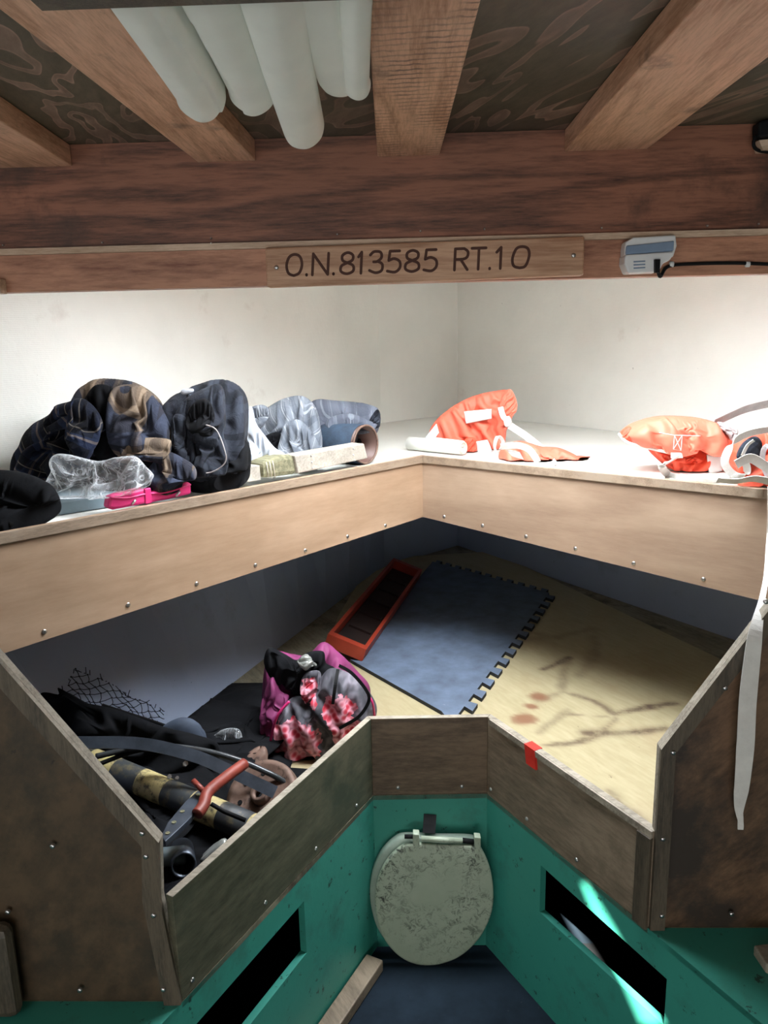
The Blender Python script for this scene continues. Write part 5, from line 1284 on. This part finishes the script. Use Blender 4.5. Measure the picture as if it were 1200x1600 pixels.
# flat bar and hose arcs
def arc(pts, mat, w, nm, label, cat, flatbar=False, r=.006):
    P = spline([Z(x, y, z) for x, y, z in pts], 10)
    bm = ribbon(P, w, [(.35, .6, .75), (.35, .6, .75)], .004) if flatbar else tube(P, r, 10)
    return tag(obj(nm, bm, mat, None, not flatbar), label, cat)
arc([(150, 1182, .60), (230, 1166, .61), (300, 1170, .60), (365, 1185, .58), (420, 1208, .55), (452, 1226, .52)], M['barshine'], .01, 'rubber_hose', 'glossy dark hose arching over the pile behind the left board', 'hose', r=.0065)
arc([(120, 1160, .62), (220, 1162, .62), (300, 1180, .60), (360, 1205, .57), (430, 1238, .53)], M['barblack'], .026, 'flat_bar', 'long grey black flat bar curving down across the pile', 'bar', True)
arc([(140, 1200, .58), (220, 1172, .60), (290, 1176, .59), (340, 1200, .56)], M['black'], .01, 'rubber_hose', 'thin dull black hose in the shadow under the flat bar', 'hose', r=.005)
# hazard tube
p0, p1 = Z(120, 1196, .50), Z(400, 1316, .455)
axv = (p1-p0); Lh = axv.length
bm = tube([Vector((Lh*s-Lh/2, 0, 0)) for s in (0, .25, .5, .75, 1)], .030, 28)
o = obj('striped_pole', bm, M['hazard'], None, True)
o.location = (p0+p1)/2; o.rotation_euler = axv.to_track_quat('X', 'Z').to_euler(); tag(o, 'yellow and black striped pole lying in the left of the berth', 'pole')
# rusty disc (pulley) and plate
def disc():
    c = Z(410, 1245, .50); n1 = Vector((-.25, -.55, .8)).normalized(); a1 = n1.cross(Vector((1, 0, 0))).normalized(); b1 = n1.cross(a1)
    t = thing('rusty_pulley', c-Vector((0, 0, .06)), 'rusty grooved pulley wheel with holes, beside the red handle', 'pulley')
    def rg(name, prof, mat, seg=48):
        bm = bmesh.new(); rows = [[bm.verts.new(c+(a1*math.cos(6.2832*k/seg)+b1*math.sin(6.2832*k/seg))*r+n1*h) for k in range(seg)] for r, h in prof]
        for i in range(len(rows)):
            for k in range(seg): bm.faces.new((rows[i][k], rows[i][(k+1) % seg], rows[(i+1) % len(rows)][(k+1) % seg], rows[(i+1) % len(rows)][k]))
        bmesh.ops.recalc_face_normals(bm, faces=bm.faces[:]); obj(name, bm, mat, t, True)
    rg('wheel', [(.022, -.01), (.024, .006), (.035, .010), (.060, .006), (.068, .012), (.080, .012), (.083, 0), (.074, -.006), (.083, -.012), (.08, -.02), (.03, -.02)], M['rust'])
    rg('hub', [(.010, .0), (.010, .022), (.02, .022), (.022, .0)], M['rust'])
    whl = [ch for ch in t.children if ch.name.startswith('wheel')][0]
    for k in range(7):
        q = c+(a1*math.cos(k*.9)+b1*math.sin(k*.9))*.049+n1*.0078
        obj('hole', tube([q, q+n1*.0022], .0055, 10), M['black'], whl)
    return t
disc()
bm = pillow([(330, 1275), (350, 1240), (375, 1215), (400, 1210), (410, 1240), (395, 1275), (375, 1290), (350, 1290)], 1.60, .012, amp=.004, freq=20, seed=141, rings=16, lean=.9)
tag(obj('rusty_plate', bm, M['rust'], None, True), 'rusty bent steel plate beside the pulley wheel', 'plate')
# red handle tool
t = thing('hand_winch', Z(320, 1270, .50), 'rusty red handled tool with a black perforated frame', 'tool')
Zr = lambda x, y, z: Z(x, y, z)
obj('handle', tube(spline([Zr(382, 1193, .60), Zr(352, 1215, .60), Zr(325, 1238, .60), Zr(318, 1258, .59), Zr(308, 1272, .585)], 6), .012, 14), M['redpaint'], t, True)
obj('lever', tube([Zr(302, 1220, .61), Zr(318, 1236, .60)], .006, 10), M['redpaint'], t, True)
fp = [Zr(x, y, .585) for x, y in ((313, 1232), (320, 1236), (300, 1275), (285, 1290), (258, 1315), (252, 1306), (262, 1285), (290, 1252))]
frm = obj('frame', prism(fp, (0, 0, -.012)), M['barblack'], t, mods=BEV(.001))
for x, y in ((309, 1242), (285, 1268), (272, 1285), (262, 1302)): q = Zr(x, y, .5855); obj('frame_hole', tube([q, q+Vector((0, 0, .0012))], .0045, 10), M['bundle'], frm)
obj('crank_rod', tube([Zr(330, 1256, .58), Zr(350, 1268, .56), Zr(384, 1282, .54)], .0045, 8), M['black'], t, True)
# cup / pipe end, glove, bits
t = tag(obj('pipe_end', openpipe(Z(287, 1352, .50), Vector((-.25, .7, -.25)).normalized(), .024, .020, .1), M['barblack'], None, True), 'open dark pipe end in the bottom corner behind the left board', 'pipe')
bm = pillow([(325, 1335), (345, 1318), (352, 1316), (345, 1328), (330, 1340), (318, 1342)], 1.28, .012, amp=.006, freq=30, seed=151, rings=12)
tag(obj('crumpled_foil', bm, M['foil'], None, True), 'small crumpled strip of grey plastic beside the open pipe end', 'foil')
bm = crumple([(333, 1152), (350, 1140), (372, 1140), (380, 1155), (388, 1174), (362, 1170), (345, 1164)], 1.80, .02, amp=.02, seed=153, n=34, ex=1.6, ey=1.4, wave=3)
tag(obj('clear_wrapper', bm, M['plastic'], None, True), 'crumpled clear wrapper behind the hose, left of the floral bag', 'wrapper')
q_ = Z(240, 1340, .50); bm = tube([q_, q_+Vector((.012, .0, .0)), q_+Vector((.055, .015, -.005)), q_+Vector((.058, .016, -.005))], [.014, .018, .018, .014], 20)
tag(obj('metal_can', bm, M['case'], None, True), 'grey metal can half hidden in the bottom corner of the berth', 'can')
for (x, y, zz, rr) in ((289, 1194, .58, .006), (264, 1214, .56, .005), (276, 1216, .56, .004)):
    tag(obj('steel_nut', tube([Z(x, y, zz), Z(x+1, y-1, zz+.006)], rr, 6), M['metal']), {289: 'largest bright steel nut just under the flat bar', 264: 'dull steel nut in the dark pile, leftmost of three', 276: 'smallest steel nut in the dark pile, beside the dull one'}[x], 'nut', 'loose steel nuts in the pile')
